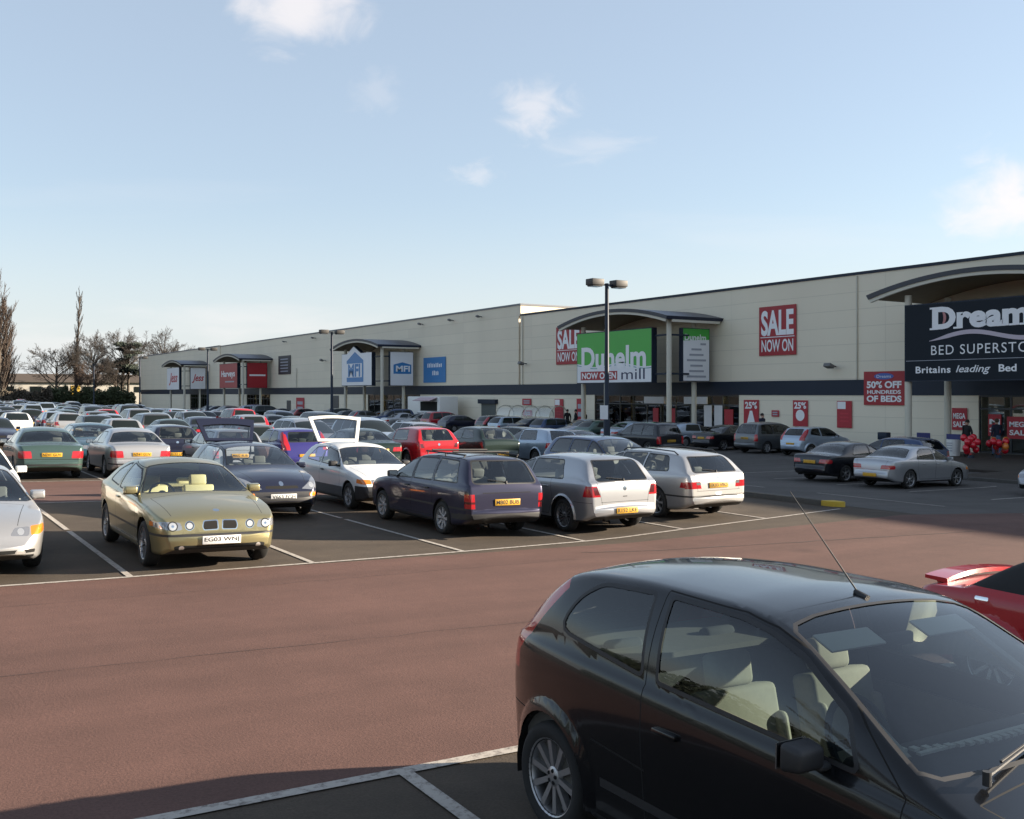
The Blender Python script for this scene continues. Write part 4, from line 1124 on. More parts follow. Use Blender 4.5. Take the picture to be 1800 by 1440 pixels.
slab('kerb', [(42.86, 30.2), (42.99, 30.2), (42.99, 228), (42.86, 228)], .125, KERB)

# ------------------------------------------------------------------ the retail building
def cladding(name, rgb, seam=1.0):
    m, nt, b, out = nodes(name)
    g = nt.nodes.new('ShaderNodeNewGeometry')
    sp = nt.nodes.new('ShaderNodeSeparateXYZ'); nt.links.new(g.outputs['Position'], sp.inputs[0])
    def pulse(sock, per, width):
        d = nt.nodes.new('ShaderNodeMath'); d.operation = 'DIVIDE'; d.inputs[1].default_value = per; nt.links.new(sock, d.inputs[0])
        f = nt.nodes.new('ShaderNodeMath'); f.operation = 'FRACT'; nt.links.new(d.outputs[0], f.inputs[0])
        l = nt.nodes.new('ShaderNodeMath'); l.operation = 'LESS_THAN'; l.inputs[1].default_value = width / per; nt.links.new(f.outputs[0], l.inputs[0])
        fl = nt.nodes.new('ShaderNodeMath'); fl.operation = 'FLOOR'; nt.links.new(d.outputs[0], fl.inputs[0])
        return l.outputs[0], fl.outputs[0]
    h, hi = pulse(sp.outputs['Z'], seam, .035); v, vi = pulse(sp.outputs['Y'], 12.0, .02)
    mxm = nt.nodes.new('ShaderNodeMath'); mxm.operation = 'MAXIMUM'; nt.links.new(h, mxm.inputs[0]); nt.links.new(v, mxm.inputs[1])
    cx = nt.nodes.new('ShaderNodeCombineXYZ'); nt.links.new(hi, cx.inputs[0]); nt.links.new(vi, cx.inputs[1])
    wn = nt.nodes.new('ShaderNodeTexWhiteNoise'); wn.noise_dimensions = '2D'; nt.links.new(cx.outputs[0], wn.inputs['Vector'])
    n = nt.nodes.new('ShaderNodeTexNoise'); n.inputs['Scale'].default_value = .35; n.inputs['Detail'].default_value = 7
    mp = nt.nodes.new('ShaderNodeMapping'); mp.inputs['Scale'].default_value = (1, 1, .25)
    nt.links.new(g.outputs['Position'], mp.inputs['Vector']); nt.links.new(mp.outputs[0], n.inputs['Vector'])
    ad = nt.nodes.new('ShaderNodeMath'); ad.operation = 'MULTIPLY_ADD'; ad.inputs[1].default_value = .35; nt.links.new(wn.outputs['Value'], ad.inputs[0]); nt.links.new(n.outputs['Fac'], ad.inputs[2])
    mr = nt.nodes.new('ShaderNodeMapRange'); mr.inputs['From Min'].default_value = .3; mr.inputs['From Max'].default_value = 1.1; mr.inputs['To Min'].default_value = .93; mr.inputs['To Max'].default_value = 1.06
    nt.links.new(ad.outputs[0], mr.inputs['Value'])
    mx = nt.nodes.new('ShaderNodeMix'); mx.data_type = 'RGBA'; mx.blend_type = 'MULTIPLY'; mx.inputs['Factor'].default_value = 1
    mx.inputs['A'].default_value = (*rgb, 1); nt.links.new(mr.outputs['Result'], mx.inputs['B'])
    m2 = nt.nodes.new('ShaderNodeMix'); m2.data_type = 'RGBA'; m2.inputs['B'].default_value = (*[c * .84 for c in rgb], 1)
    nt.links.new(mxm.outputs[0], m2.inputs['Factor']); nt.links.new(mx.outputs['Result'], m2.inputs['A'])
    nt.links.new(m2.outputs['Result'], b.inputs['Base Color'])
    b.inputs['Roughness'].default_value = .6
    bp = nt.nodes.new('ShaderNodeBump'); bp.inputs['Strength'].default_value = .5; bp.inputs['Distance'].default_value = .02; bp.invert = True
    nt.links.new(mxm.outputs[0], bp.inputs['Height']); nt.links.new(bp.outputs['Normal'], b.inputs['Normal'])
    return m
CREAM = cladding('cream_cladding', (.80, .72, .57))
CREAM_B = cladding('cream_cladding_lower', (.82, .745, .60), .9)
NAVY = mat('navy_metal', (.015, .024, .044), .5, var=.15, scale=.6, spec=.3)
NAVY_ROOF = mat('navy_roof_metal', (.028, .036, .068), .38, metal=.3, var=.12, scale=1.5)
ROOF = mat('grey_roof_sheet', (.25, .25, .24), .7, var=.1)
CREAM_P = mat('cream_paint', (.60, .57, .48), .5, var=.06, scale=2)
SOFFIT = mat('soffit_brown', (.20, .155, .10), .7, var=.15, scale=2)
FASCIA = mat('fascia_slate', (.040, .043, .055), .5, var=.12)
SHOP_IN = mat('shop_wall', (.26, .215, .16), .9, var=.3, scale=.6)
SHOP_FLOOR = mat('shop_floor', (.16, .14, .115), .5, var=.15)
def emis(name, rgb, s):
    m, nt, b, out = nodes(name); b.inputs['Base Color'].default_value = (*rgb, 1)
    b.inputs['Emission Color'].default_value = (*rgb, 1); b.inputs['Emission Strength'].default_value = s; return m
SHOPLIGHT = emis('shop_light', (1.0, .74, .32), 7.0)
FX = 47.5
OPEN = [(18.5, 30.4, 'dreams'), (47.3, 63.0, 'dunelm'), (93.2, 106.5, 'blue'), (141.0, 152.0, 'red'), (173.0, 185.5, 'far')]
bld = empty('retail_building', (FX, 73.8, 0))
tag(bld, 'long cream clad retail shed with navy band running along the whole car park', 'building')
Minv = Matrix.Translation((-FX, -73.8, 0))
def wpart(name, mb, m, parent=bld, **k):
    mb.v = [(p[0] - FX, p[1] - 73.8, p[2]) for p in mb.v] if parent is bld else mb.v
    return mb.build(name, m, parent, **k)
def xbox(mb, x0, x1, y0, y1, z0, z1, m=0): mb.box(((x0 + x1) / 2, (y0 + y1) / 2, (z0 + z1) / 2), (x1 - x0, y1 - y0, z1 - z0), m)
b = MB(); xbox(b, FX, FX + .3, -60, 73.8, 3.95, 10.0); wpart('upper_wall', b, CREAM)
b = MB(); xbox(b, FX, FX + 60, 73.8, 74.1, 10.0, 10.95); xbox(b, FX, FX + .3, 74.1, 166, 3.95, 10.95); wpart('upper_wall', b, CREAM)
b = MB(); xbox(b, FX - .12, FX + .3, 166, 226.6, 3.95, 11.05); xbox(b, FX + .3, FX + 60, 226.3, 226.6, 0, 11.05); wpart('upper_wall', b, CREAM)
b = MB()
y = -60
for a, c, _ in OPEN + [(226.6, 226.6, '')]:
    b = MB(); xbox(b, FX + .002, FX + .3, y, a, -.1, 3.05); wpart('lower_wall', b, CREAM_B); y = c
b = MB(); xbox(b, FX - .035, FX + .3, -60, 226.6, 3.052, 3.948); wpart('band', b, NAVY)
b = MB(); xbox(b, FX - .06, FX + .1, -60, 73.8, 10.0, 10.16); wpart('roof_trim', b, NAVY)
b = MB(); xbox(b, FX - .06, FX + .1, 73.74, 166, 10.95, 11.1); xbox(b, FX + .1, FX + 60, 73.74, 73.9, 10.95, 11.1); xbox(b, FX - .19, FX + .1, 166, 226.66, 11.05, 11.2); wpart('roof_trim', b, mat('grey_trim', (.16, .17, .19), .5))
b = MB(); xbox(b, FX + .3, FX + 60, -60, 73.8, 9.5, 9.7); wpart('roof', b, ROOF)
b = MB(); xbox(b, FX + .3, FX + 60, 74.1, 226.3, 10.4, 10.6); wpart('roof', b, ROOF)
for y_, z_, r_ in ((129.9, 6.6, .09), (166.3, 10.9, .08), (73.4, 9.95, .045), (37.9, 9.95, .045)):
    b = MB(); b.tube((FX - .06, y_, 3.95), (FX - .06, y_, z_), r_); wpart('downpipe', b, CREAM_P)
FRAME = mat('shopfront_frame', (.03, .034, .042), .4)
POSTER_R = mat('poster_red', (.42, .025, .04), .55, var=.12, scale=3)
POSTER_W = mat('poster_white', (.72, .72, .74), .55, var=.08, scale=4)
goods = [mat('goods_%d' % i, c, .7) for i, c in enumerate([(.45, .07, .05), (.5, .42, .3), (.2, .25, .35), (.55, .5, .45), (.12, .2, .12), (.4, .25, .1)])]
random.seed(11)
for a, c, nm in OPEN:
    room = MB(); D = 9
    xbox(room, FX + D, FX + D + .1, a, c, 0, 3.05); xbox(room, FX + .3, FX + D, a - .1, a, 0, 3.05); xbox(room, FX + .3, FX + D, c, c + .1, 0, 3.05)
    xbox(room, FX + .3, FX + D, a, c, 3.06, 3.15)
    wpart('shop_interior', room, SHOP_IN)
    fl = MB(); xbox(fl, FX + .05, FX + D, a, c, -.05, .13); wpart('shop_floor', fl, SHOP_FLOOR)
    g = MB()
    for i in range(int((c - a) * 2.2)):
        yy = random.uniform(a + .4, c - .4); xx = random.uniform(FX + 2.0, FX + 8); h = random.uniform(.5, 1.9); w = random.uniform(.3, 1.1)
        g.box((xx, yy, .13 + h / 2), (random.uniform(.3, 1), w, h), random.randrange(6))
    wpart('shop_display', g, goods)
    lt = MB()
    if nm in ('dunelm', 'blue', 'red'):
        for i in range(int((c - a) / 1.7)):
            yy = a + .9 + 1.7 * i
            for xx in (FX + 1.2, FX + 4.2, FX + 7): lt.box((xx, yy, 2.74), (.16, .62, .13))
        wpart('ceiling_light', lt, SHOPLIGHT)
    fr = MB(); n = max(3, int((c - a) / 1.55))
    for i in range(n + 1):
        yy = a + (c - a) * i / n
        xbox(fr, FX + .06, FX + .16, yy - .035, yy + .035, .12, 3.05)
    for z in (.16, 2.38, 3.01): xbox(fr, FX + .07, FX + .15, a, c, z - .04, z + .04)
    wpart('shopfront_frame', fr, FRAME)
    gl_ = MB(); xbox(gl_, FX + .105, FX + .115, a, c, .13, 3.02); wpart('shopfront_glass', gl_, GLASS)

# roller door and flush doors
def panel_thing(name, label, cat, y0, y1, z0, z1, m, th=.06, x=FX, group=None, bevel=0.0):
    b = MB(); b.box((0, 0, (z1 - z0) / 2), (th, y1 - y0, z1 - z0))
    o = b.build(name, m, loc=(x - th / 2 - .004, (y0 + y1) / 2, z0), bevel=bevel)
    return tag(o, label, cat, group)
d = panel_thing('service_door', 'dark grey service door under a box hood in the cream lower wall', 'door', 77.95, 80.5, .12, 2.25, mat('door_grey', (.10, .115, .11), .5, var=.1))
b = MB(); b.box((-.12, -.05, 2.3), (.35, 3.1, .4)); b.build('hood', NAVY, d)
d = panel_thing('fire_door', 'narrow dark fire door beside the blue fronted store', 'door', 115.2, 117.0, .12, 2.9, FRAME)
MB().box((-.05, -.6, .95), (.05, .1, .5)).build('handle', CHROME, d)
d = panel_thing('fire_door', 'dark arched fire door left of the pink poster near the red fronted store', 'door', 132.3, 133.8, .12, 2.2, FRAME)
MB().box((-.05, -.5, .95), (.05, .1, .5)).build('handle', CHROME, d)

# security floodlights on the wall
def floodlight(y, z, label, s=1.0, x=FX):
    r = empty('floodlight', (x, y, z)); tag(r, label, 'light', 'floodlights fixed along the facade')
    MB().tube((0, 0, 0), (-.45 * s, 0, .05), .04).build('bracket', NAVY, r)
    b = MB(); b.box((-.6 * s, 0, .03), (.42 * s, .5 * s, .22 * s), M=Matrix.Rotation(.35, 3, 'Y')); b.build('housing', mat('grey_housing', (.14, .14, .14), .5), r, bevel=.03)
floodlight(39.45, 4.75, 'grey security light on the cream wall between the sale banner and dark bed shop')
floodlight(72.8, 5.75, 'grey security light on the wall joint left of the green shop sign')
floodlight(119.4, 7.35, 'grey security light on the wall beyond the blue and white shop portal')
for i, (y, l) in enumerate([(80.5, 'nearest of the small roofline lights on the taller shed'), (86.0, 'second small roofline light from the taller shed corner'), (92.5, 'third small roofline light from the taller shed corner'), (123.0, 'small roofline light straight above the lamp post by the blue shop'), (134.0, 'small roofline light above the dark square notice')]): floodlight(y, 10.35, l, .75)

# ------------------------------------------------------------------ entrance portals with barrel roofs
def portal(yn, yf, label, x0=43.0, spring=7.95, rise=.82, cols=None):
    r = empty('entrance_canopy', (x0, (yn + yf) / 2, 0)); tag(r, label, 'canopy', 'barrel roofed entrance canopies along the shops')
    half = (yf - yn) / 2 + .35
    n = 26
    def arc(off, hx):
        return [(-half - off * .6 + 2 * (half + off * .6) * i / n, spring + off + rise * (1 - (2 * i / n - 1) ** 2)) for i in range(n + 1)]
    lo, up = arc(0, 0), arc(.22, 0)
    xa, xb = -.45, FX - x0 - .0
    b = MB()
    vs = [(xa, y, z) for y, z in up] + [(xb, y, z) for y, z in up]
    b.add(vs, [(i, i + 1, n + 2 + i, n + 1 + i)[::-1] for i in range(n)], 0)
    vs = [(xa, y, z) for y, z in lo] + [(xb, y, z) for y, z in lo]
    b.add(vs, [(i, i + 1, n + 2 + i, n + 1 + i) for i in range(n)], 1)
    vs = [(xa, y, z) for y, z in lo] + [(xa, y, z) for y, z in up]
    b.add(vs, [(i, i + 1, n + 2 + i, n + 1 + i)[::-1] for i in range(n)], 2)
    for k, fl in ((0, 0), (n, 1)):
        q = [(xa, *lo[k]), (xb, *lo[k]), (xb, *up[k]), (xa, *up[k])]
        b.add(q, [(0, 1, 2, 3) if not fl else (3, 2, 1, 0)], 0)
    b.build('roof', [NAVY_ROOF, SOFFIT, FASCIA], r, smooth=True, angle=40)
    e = MB()
    lo2 = arc(-.16, 0)
    vs = [(xa + .05, y, z) for y, z in lo2] + [(xa + .05, y, z - .002) for y, z in lo] + [(xa + .2, y, z) for y, z in lo2] + [(xa + .2, y, z - .002) for y, z in lo]
    N = n + 1
    e.add(vs, [q for i in range(n) for q in ((i, i + 1, N + i + 1, N + i)[::-1], (2 * N + i, 2 * N + i + 1, 3 * N + i + 1, 3 * N + i), (i, i + 1, 2 * N + i + 1, 2 * N + i))])
    e.box((FX - x0 - 2.3, -half + .05, spring - .07), (FX - x0 - .3, .12, .16))
    e.build('eave_beam', CREAM_P, r)
    yl = (yf - yn) / 2 - .25
    for x, y in cols or ((.35, -yl), (.80, yl - .9), (3.1, -yl + .62), (3.3, yl - .4)):
        c = MB(); c.lathe([(.17, .05), (.17, spring + .1)], 18, c=(x, y, 0)); c.lathe([(.24, .0), (.24, .22), (.18, .26)], 18, c=(x, y, 0)); c.build('column', CREAM_P, r, smooth=True)
    br = MB()
    for z in (7.0, 4.45):
        br.box((.35, -yl + .85, z), (.12, 1.7, .12)); br.box((1.2, -yl, z), (1.7, .12, .12))
    br.build('tie_bar', NAVY, r)
    return r, yl
PORT = {}
for (a, c, nm, lab) in ((22.2, 32.95, 'dreams', 'navy barrel roofed canopy over the dark bed shop sign'), (49.2, 60.6, 'dunelm', 'navy barrel roofed canopy over the green shop sign behind the tall lamp post'),
                        (93.4, 105.4, 'blue', 'navy barrel roofed canopy over the white signs with blue house emblems'), (140.2, 152.4, 'red', 'navy barrel roofed canopy over the two red signs'), (172.8, 185.6, 'far', 'farthest barrel roofed canopy over white signs with red script')):
    PORT[nm] = portal(a, c, lab, cols=((.32, 3.92), (3.0, 3.55), (3.1, -4.6)) if nm == 'dreams' else None)

SX = 43.1
def sign_box(name, label, y0, y1, z0, z1, m, x=SX, th=.42, side=NAVY, group=None, out=None):
    """sign hung in the portal front, face towards -X"""
    r = empty(name, (x, (y0 + y1) / 2, z0)); tag(r, label, 'sign', group)
    W, H = y1 - y0, z1 - z0
    outl = out or [(-W / 2, 0), (W / 2, 0), (W / 2, H), (-W / 2, H)]
    b = MB(); n = len(outl)
    b.add([(0, p[0], p[1]) for p in outl] + [(th, p[0], p[1]) for p in outl], [tuple(range(n - 1, -1, -1)), tuple(range(n, 2 * n))] + [(i, (i + 1) % n, n + (i + 1) % n, n + i) for i in range(n)], 0)
    b.build('cabinet', side, r)
    f = MB(); k = .06
    cx = sum(p[0] for p in outl) / n; cz = sum(p[1] for p in outl) / n
    f.add([(-.012, cx + (p[0] - cx) * (1 - 2 * k / W), cz + (p[1] - cz) * (1 - 2 * k / H)) for p in outl], [tuple(range(n - 1, -1, -1))]); f.build('face', m, r)
    return r, W, H
def face_poly(r, name, pts, m, d=.02):
    """flat shape on a sign face; pts (u to the reader's right, z up)"""
    b = MB(); n = len(pts)
    b.add([(-d, -u, z) for u, z in pts], [tuple(range(n))]); return b.build(name, m, r)
def face_text(r, txt, u, z, w, h, m, d=.026, name='lettering', **k):
    return place_text(name, txt, w, h, (-d, -u, z), (0, -1, 0), (0, 0, 1), m, r, depth=0, **k)
GREEN = mat('sign_green', (.06, .42, .055), .4, var=.06, scale=.5)
SIGN_W = mat('sign_white', (.80, .81, .84), .4, var=.04, scale=.5)
SIGN_NAVY = mat('sign_navy', (.009, .015, .024), .55, var=.08, scale=.5, spec=.2)
SIGN_BLUE = mat('sign_blue', (.035, .20, .48), .4, var=.05, scale=.5)
SIGN_RED = mat('sign_red', (.36, .012, .022), .45, var=.08, scale=.5)
LETTER_W = mat('letter_white', (.84, .84, .86), .45)
LETTER_G = mat('letter_grey', (.36, .38, .44), .45)
LETTER_R = mat('letter_red', (.50, .03, .05), .45)
LETTER_N = mat('letter_navy', (.02, .03, .09), .45)
PINKISH = mat('swoosh_mauve', (.52, .45, .52), .45)

# green shop
r, W, H = sign_box('shop_sign', 'green and white hanging sign with large white wordmark behind the tall lamp post', 50.85, 59.3, 3.87, 7.55, GREEN)
def wave(u, amp=.13): return 1.28 + amp * math.sin((u + .6) * 1.15) - .05 * u / 4
us = np.linspace(-W / 2 + .06, W / 2 - .06, 30)
face_poly(r, 'white_ground', [(-W / 2 + .06, .06), (W / 2 - .06, .06)] + [(u, wave(u)) for u in us[::-1]], SIGN_W, .018)
face_poly(r, 'wave_line', [(u, wave(u) - .09) for u in us] + [(u, wave(u) - .15) for u in us[::-1]], mat('teal', (.12, .36, .38), .4), .022)
face_text(r, 'Dunelm', .0, 1.80, W * .86, 1.62, LETTER_W, bold=.03)
face_text(r, 'mill', 2.25, .62, 2.5, .72, LETTER_N, bold=.0)
bn = face_poly(r, 'red_banner', [(-3.72, .24), (.55, .24), (.55, .86), (-3.72, .86)], SIGN_RED, .024)
face_text(r, 'NOW OPEN', -1.58, .55, 4.0, .46, LETTER_W, .030, bold=.03)
def side_sign(name, label, y, x0, x1, z0, z1, m):
    """sign on the near flank of a portal, face towards -Y"""
    r = empty(name, ((x0 + x1) / 2, y, z0)); tag(r, label, 'sign', 'signs on the flanks of the canopies')
    W, H = x1 - x0, z1 - z0
    MB().box((0, .2, H / 2), (W, .36, H)).build('cabinet', NAVY, r)
    b = MB(); b.add([(-W / 2 + .05, .012, .05), (W / 2 - .05, .012, .05), (W / 2 - .05, .012, H - .05), (-W / 2 + .05, .012, H - .05)], [(0, 1, 2, 3)]); b.build('face', m, r)
    return r, W, H
def s_poly(r, name, pts, m, d=.0):
    b = MB(); b.add([(u, d, z) for u, z in pts], [tuple(range(len(pts)))]); return b.build(name, m, r)
def s_text(r, txt, u, z, w, h, m, d=-.008, **k): return place_text('lettering', txt, w, h, (u, d, z), (1, 0, 0), (0, 0, 1), m, r, depth=0, **k)
r, W, H = side_sign('shop_sign', 'tall white flank sign with green top and grey lines of text', 49.45, 44.55, 46.95, 3.95, 7.5, SIGN_W)
s_poly(r, 'green_top', [(-W / 2 + .05, H - .85), (W / 2 - .05, H - .75), (W / 2 - .05, H - .05), (-W / 2 + .05, H - .05)], GREEN, .004)
s_text(r, 'Dunelm', -.1, H - .62, 1.9, .42, LETTER_W, bold=.02)
for i, w in enumerate([.5, .9, 1.25, 1.7, 1.1, 1.3, 1.7]): s_poly(r, 'text_line', [(-w / 2 + (.6 if i == 0 else 0), H - 1.12 - .36 * i), (w / 2 + (.6 if i == 0 else 0), H - 1.12 - .36 * i), (w / 2 + (.6 if i == 0 else 0), H - .99 - .36 * i), (-w / 2 + (.6 if i == 0 else 0), H - .99 - .36 * i)], LETTER_G, -.004)

# bed shop
r, W, H = sign_box('shop_sign', 'huge navy sign with pale serif wordmark and mauve swoosh by the right edge', 21.8, 31.55, 3.75, 7.55, SIGN_NAVY)
lx = -W / 2 + 1.5
# serif capitals: sans lettering with slab serifs added at the feet
face_text(r, 'Dreams', lx + 2.86, 3.03, 5.6, 1.10, LETTER_W, bold=.045)
for u, z, w in ((lx + .16, 2.53, .46), (lx + .16, 3.53, .46), (lx + 1.38, 2.53, .38), (lx + 3.26, 2.53, .18), (lx + 3.62, 2.53, .34), (lx + 4.13, 2.53, .32), (lx + 4.63, 2.53, .34)):
    face_poly(r, 'serif', [(u - w / 2, z - .045), (u + w / 2, z - .045), (u + w / 2, z + .045), (u - w / 2, z + .045)], LETTER_W, .027)
face_poly(r, 'moon', [(lx + .62 + .20 * math.cos(a), 3.04 + .3 * math.sin(a)) for a in np.linspace(-1.4, 1.4, 12)] + [(lx + .60 + .07 * math.cos(a), 3.04 + .26 * math.sin(a)) for a in np.linspace(1.3, -1.3, 12)], mat('coral', (.45, .2, .2), .5), .030)
us = np.linspace(0, 6.4, 40)
face_poly(r, 'swoosh', [(lx - .1 + u, 2.12 + .20 * math.sin(u * 1.15 - .9) - .0 * u - .02 - .09 * min(1, u) * min(1, (6.4 - u))) for u in us] + [(lx - .1 + u, 2.12 + .20 * math.sin(u * 1.15 - .9) + .09 * min(1, u) * min(1, 6.4 - u)) for u in us[::-1]], PINKISH, .024)
face_text(r, 'BED SUPERSTORE', lx + 2.86, 1.50, 5.7, .46, LETTER_W, bold=.0, spacing=1.15)
face_poly(r, 'rule', [(-W / 2 + .1, 1.0), (W / 2 - .1, 1.0), (W / 2 - .1, 1.025), (-W / 2 + .1, 1.025)], LETTER_G, .022)
bx = -W / 2 + .65
face_text(r, 'Britains', bx + .95, .56, 1.9, .34, LETTER_W, bold=.025, spacing=1.1)
face_text(r, 'leading', bx + 3.05, .52, 1.75, .44, LETTER_W, bold=.01, shear=.3)
face_text(r, 'Bed', bx + 4.75, .57, .85, .34, LETTER_W, bold=.025)
face_text(r, 'Specialist', bx + 6.75, .52, 2.4, .44, LETTER_W, bold=.025)

# white signs with blue house emblems
def house_emblem(fn, r, u0, u1, z0, z1, roofh, d1, d2):
    um = (u0 + u1) / 2
    fn(r, 'emblem', [(u0, z0), (u1, z0), (u1, z1), (um, z1 + roofh), (u0, z1)], SIGN_BLUE, d1)
r, W, H = sign_box('shop_sign', 'white house shaped sign with blue house emblem', 95.6, 103.7, 3.95, 7.55, SIGN_W, out=[(-4.05, 0), (4.05, 0), (4.05, 3.55), (2.6, 3.55), (.7, 4.35), (-1.2, 3.55), (-4.05, 3.55)][::1])
ue = -.2
house_emblem(face_poly, r, ue - 2.4, ue + 2.1, .45, 2.75, .95, .02, .03)
face_poly(r, 'emblem_panel', [(ue - 2.4, .95), (ue + 1.7, .95), (ue + 1.7, 2.45), (ue - 2.4, 2.45)], SIGN_W, .024)
face_text(r, 'MFI', ue - .35, 1.70, 3.3, 1.40, SIGN_BLUE, .028, bold=.04)
r, W, H = side_sign('shop_sign', 'white flank sign with small blue house emblem', 93.55, 44.2, 46.9, 3.95, 7.5, SIGN_W)
house_emblem(s_poly, r, -.95, 1.1, 1.25, 2.2, .25, .004, 0)
s_text(r, 'MFI', .12, 1.78, 1.6, .62, LETTER_W, bold=.03)
# red portal
r, W, H = sign_box('shop_sign', 'red sign with white lettering under a barrel canopy', 142.3, 151.3, 3.95, 7.6, SIGN_RED)
face_text(r, 'Harveys', 0, 2.0, 6.8, 1.2, LETTER_W, bold=.03)
face_poly(r, 'text_line', [(-1.5, .85), (3.0, .85), (3.0, 1.05), (-1.5, 1.05)], LETTER_G, .022)
r, W, H = side_sign('shop_sign', 'plain red flank sign with one thin white line', 140.35, 43.9, 46.9, 3.95, 7.6, SIGN_RED)
s_poly(r, 'text_line', [(-1.15, 1.72), (1.2, 1.72), (1.2, 1.95), (-1.15, 1.95)], LETTER_W, .0)
# farthest portal
r, W, H = sign_box('shop_sign', 'far white sign with red script above the last entrance', 175.6, 184.3, 3.8, 7.7, SIGN_W)
face_text(r, 'Jess', .3, 1.9, 6.0, 2.2, LETTER_R, bold=.02, shear=.35)
r, W, H = side_sign('shop_sign', 'far white flank sign with red script', 172.95, 44.3, 46.9, 3.9, 7.6, SIGN_W)
s_text(r, 'Jess', 0, 1.8, 2.0, 1.5, LETTER_R, bold=.02, shear=.35)
# banners and posters fixed flat to the wall
def banner(label, y0, y1, z0, z1, m, group=None, name='banner', cat='banner'):
    r = empty(name, (FX - .045, (y0 + y1) / 2, z0)); tag(r, label, cat, group)
    W, H = y1 - y0, z1 - z0
    MB().box((-.02, 0, H / 2), (.03, W, H)).build('board', m, r)
    return r, W, H
def sale(label, y0, y1):
    r, W, H = banner(label, y0, y1, 5.55, 8.66, SIGN_RED)
    face_text(r, 'SALE', 0, H * .66, W * .88, H * .52, LETTER_W, .045, bold=.035)
    face_poly(r, 'rule', [(-W * .46, H * .365), (W * .46, H * .365), (W * .46, H * .38), (-W * .46, H * .38)], LETTER_W, .042)
    face_text(r, 'NOW ON', 0, H * .20, W * .86, H * .25, LETTER_W, .045, bold=.02)
sale('red sale banner half hidden behind the green shop canopy', 64.7, 68.2); sale('red sale banner alone on the cream wall between two canopies', 42.4, 45.45)
r, W, H = banner('red half price banner beside the dark bed shop portal', 34.7, 37.4, 2.5, 4.4, SIGN_RED)
face_poly(r, 'badge', [(-.7 + 1.4 * .5 + .65 * math.cos(a), 1.62 + .18 * math.sin(a)) for a in np.linspace(0, 2 * math.pi, 16, endpoint=False)], mat('badge_blue', (.06, .12, .42), .5), .042)
face_text(r, 'Dreams', 0, 1.62, .95, .16, LETTER_W, .046)
face_text(r, '50% OFF', 0, 1.15, W * .85, .40, LETTER_W, .045, bold=.04)
face_text(r, 'HUNDREDS', 0, .74, W * .82, .22, LETTER_W, .045, bold=.03); face_text(r, 'OF BEDS', 0, .36, W * .85, .36, LETTER_W, .045, bold=.04)
r, W, H = banner('square blue banner on the wall beside the white house emblem portal', 87.5, 92.3, 4.27, 6.85, SIGN_BLUE)
for z, w0, w1, h in ((1.55, -1.5, 1.6, .42), (.75, -.4, 1.0, .42)):
    u = w0
    while u < w1:
        face_poly(r, 'text_mark', [(u, z), (u + .22, z), (u + .22, z + h * random.uniform(.7, 1.2)), (u, z + h * random.uniform(.7, 1.2))], LETTER_W, .042); u += .36
r, W, H = banner('dark square notice with grey lines high on the far wall', 132.2, 137.2, 5.85, 8.45, mat('notice_dark', (.035, .03, .035), .5))
for i in range(5): face_poly(r, 'text_line', [(-1.6, .35 + .42 * i), (1.5, .35 + .42 * i), (1.5, .5 + .42 * i), (-1.6, .5 + .42 * i)], LETTER_G, .042)
r, W, H = banner('orange brown picture banner near the far end of the building', 204.0, 213.6, 5.9, 9.3, mat('banner_brown', (.13, .075, .035), .6, var=.3, scale=.4))
face_poly(r, 'orange_band', [(-W / 2, 2.0), (W / 2, 1.6), (W / 2, H), (-W / 2, H)], mat('banner_orange', (.42, .14, .03), .6, var=.2, scale=.5), .042)
r, W, H = banner('small yellow notice at the far corner of the building', 218, 221.5, 4.3, 5.3, mat('notice_yellow', (.55, .42, .02), .6))
face_poly(r, 'text_line', [(-1, .4), (1, .4), (1, .55), (-1, .55)], INK, .042)
def poster(label, y0, y1, z0, z1, kind):
    r, W, H = banner(label, y0, y1, z0, z1, POSTER_R, 'red posters on the lower wall', 'poster', 'poster')
    if kind == 'pct':
        face_text(r, '25%', 0, H * .80, W * .82, H * .26, LETTER_W, .045, bold=.04)
        face_poly(r, 'white_disc', [(W * .3 * math.cos(a), H * .42 + W * .3 * math.sin(a)) for a in np.linspace(0, 2 * math.pi, 18, endpoint=False)], LETTER_W, .042)
    elif kind == 'cone':
        face_text(r, '25%', 0, H * .80, W * .82, H * .26, LETTER_W, .045, bold=.04)
        face_poly(r, 'white_figure', [(-W * .3, H * .08), (W * .3, H * .08), (W * .08, H * .6), (-W * .08, H * .6)], LETTER_W, .042)
    elif kind == 'dark':
        face_poly(r, 'white_patch', [(-W * .46, H * .70), (W * .1, H * .70), (W * .1, H * .97), (-W * .46, H * .97)], LETTER_W, .042)
        for i in range(3): face_poly(r, 'text_line', [(-W * .3, H * (.22 + .14 * i)), (W * .3, H * (.22 + .14 * i)), (W * .3, H * (.28 + .14 * i)), (-W * .3, H * (.28 + .14 * i))], LETTER_R, .042)
    elif kind == 'mega':
        face_text(r, 'MEGA', 0, H * .64, W * .82, H * .26, LETTER_W, .045, bold=.03); face_text(r, 'SALE', 0, H * .26, W * .82, H * .26, LETTER_W, .045, bold=.03)
    elif kind == 'bars':
        for i in range(2): face_poly(r, 'text_line', [(-W * .34, H * (.22 + .34 * i)), (W * .34, H * (.22 + .34 * i)), (W * .34, H * (.42 + .34 * i)), (-W * .34, H * (.42 + .34 * i))], LETTER_G, .042)
poster('red poster with white cone shape right of the lit shop windows', 45.5, 46.8, 1.0, 2.74, 'cone'); poster('red poster with a white disc on the cream wall', 41.5, 42.65, 1.15, 2.74, 'pct')
poster('red poster with white patch above the light blue hatchback', 38.25, 39.3, 1.15, 2.72, 'dark'); poster('tiny square red notice between two tall red posters', 43.8, 44.4, 1.7, 2.1, 'bars')
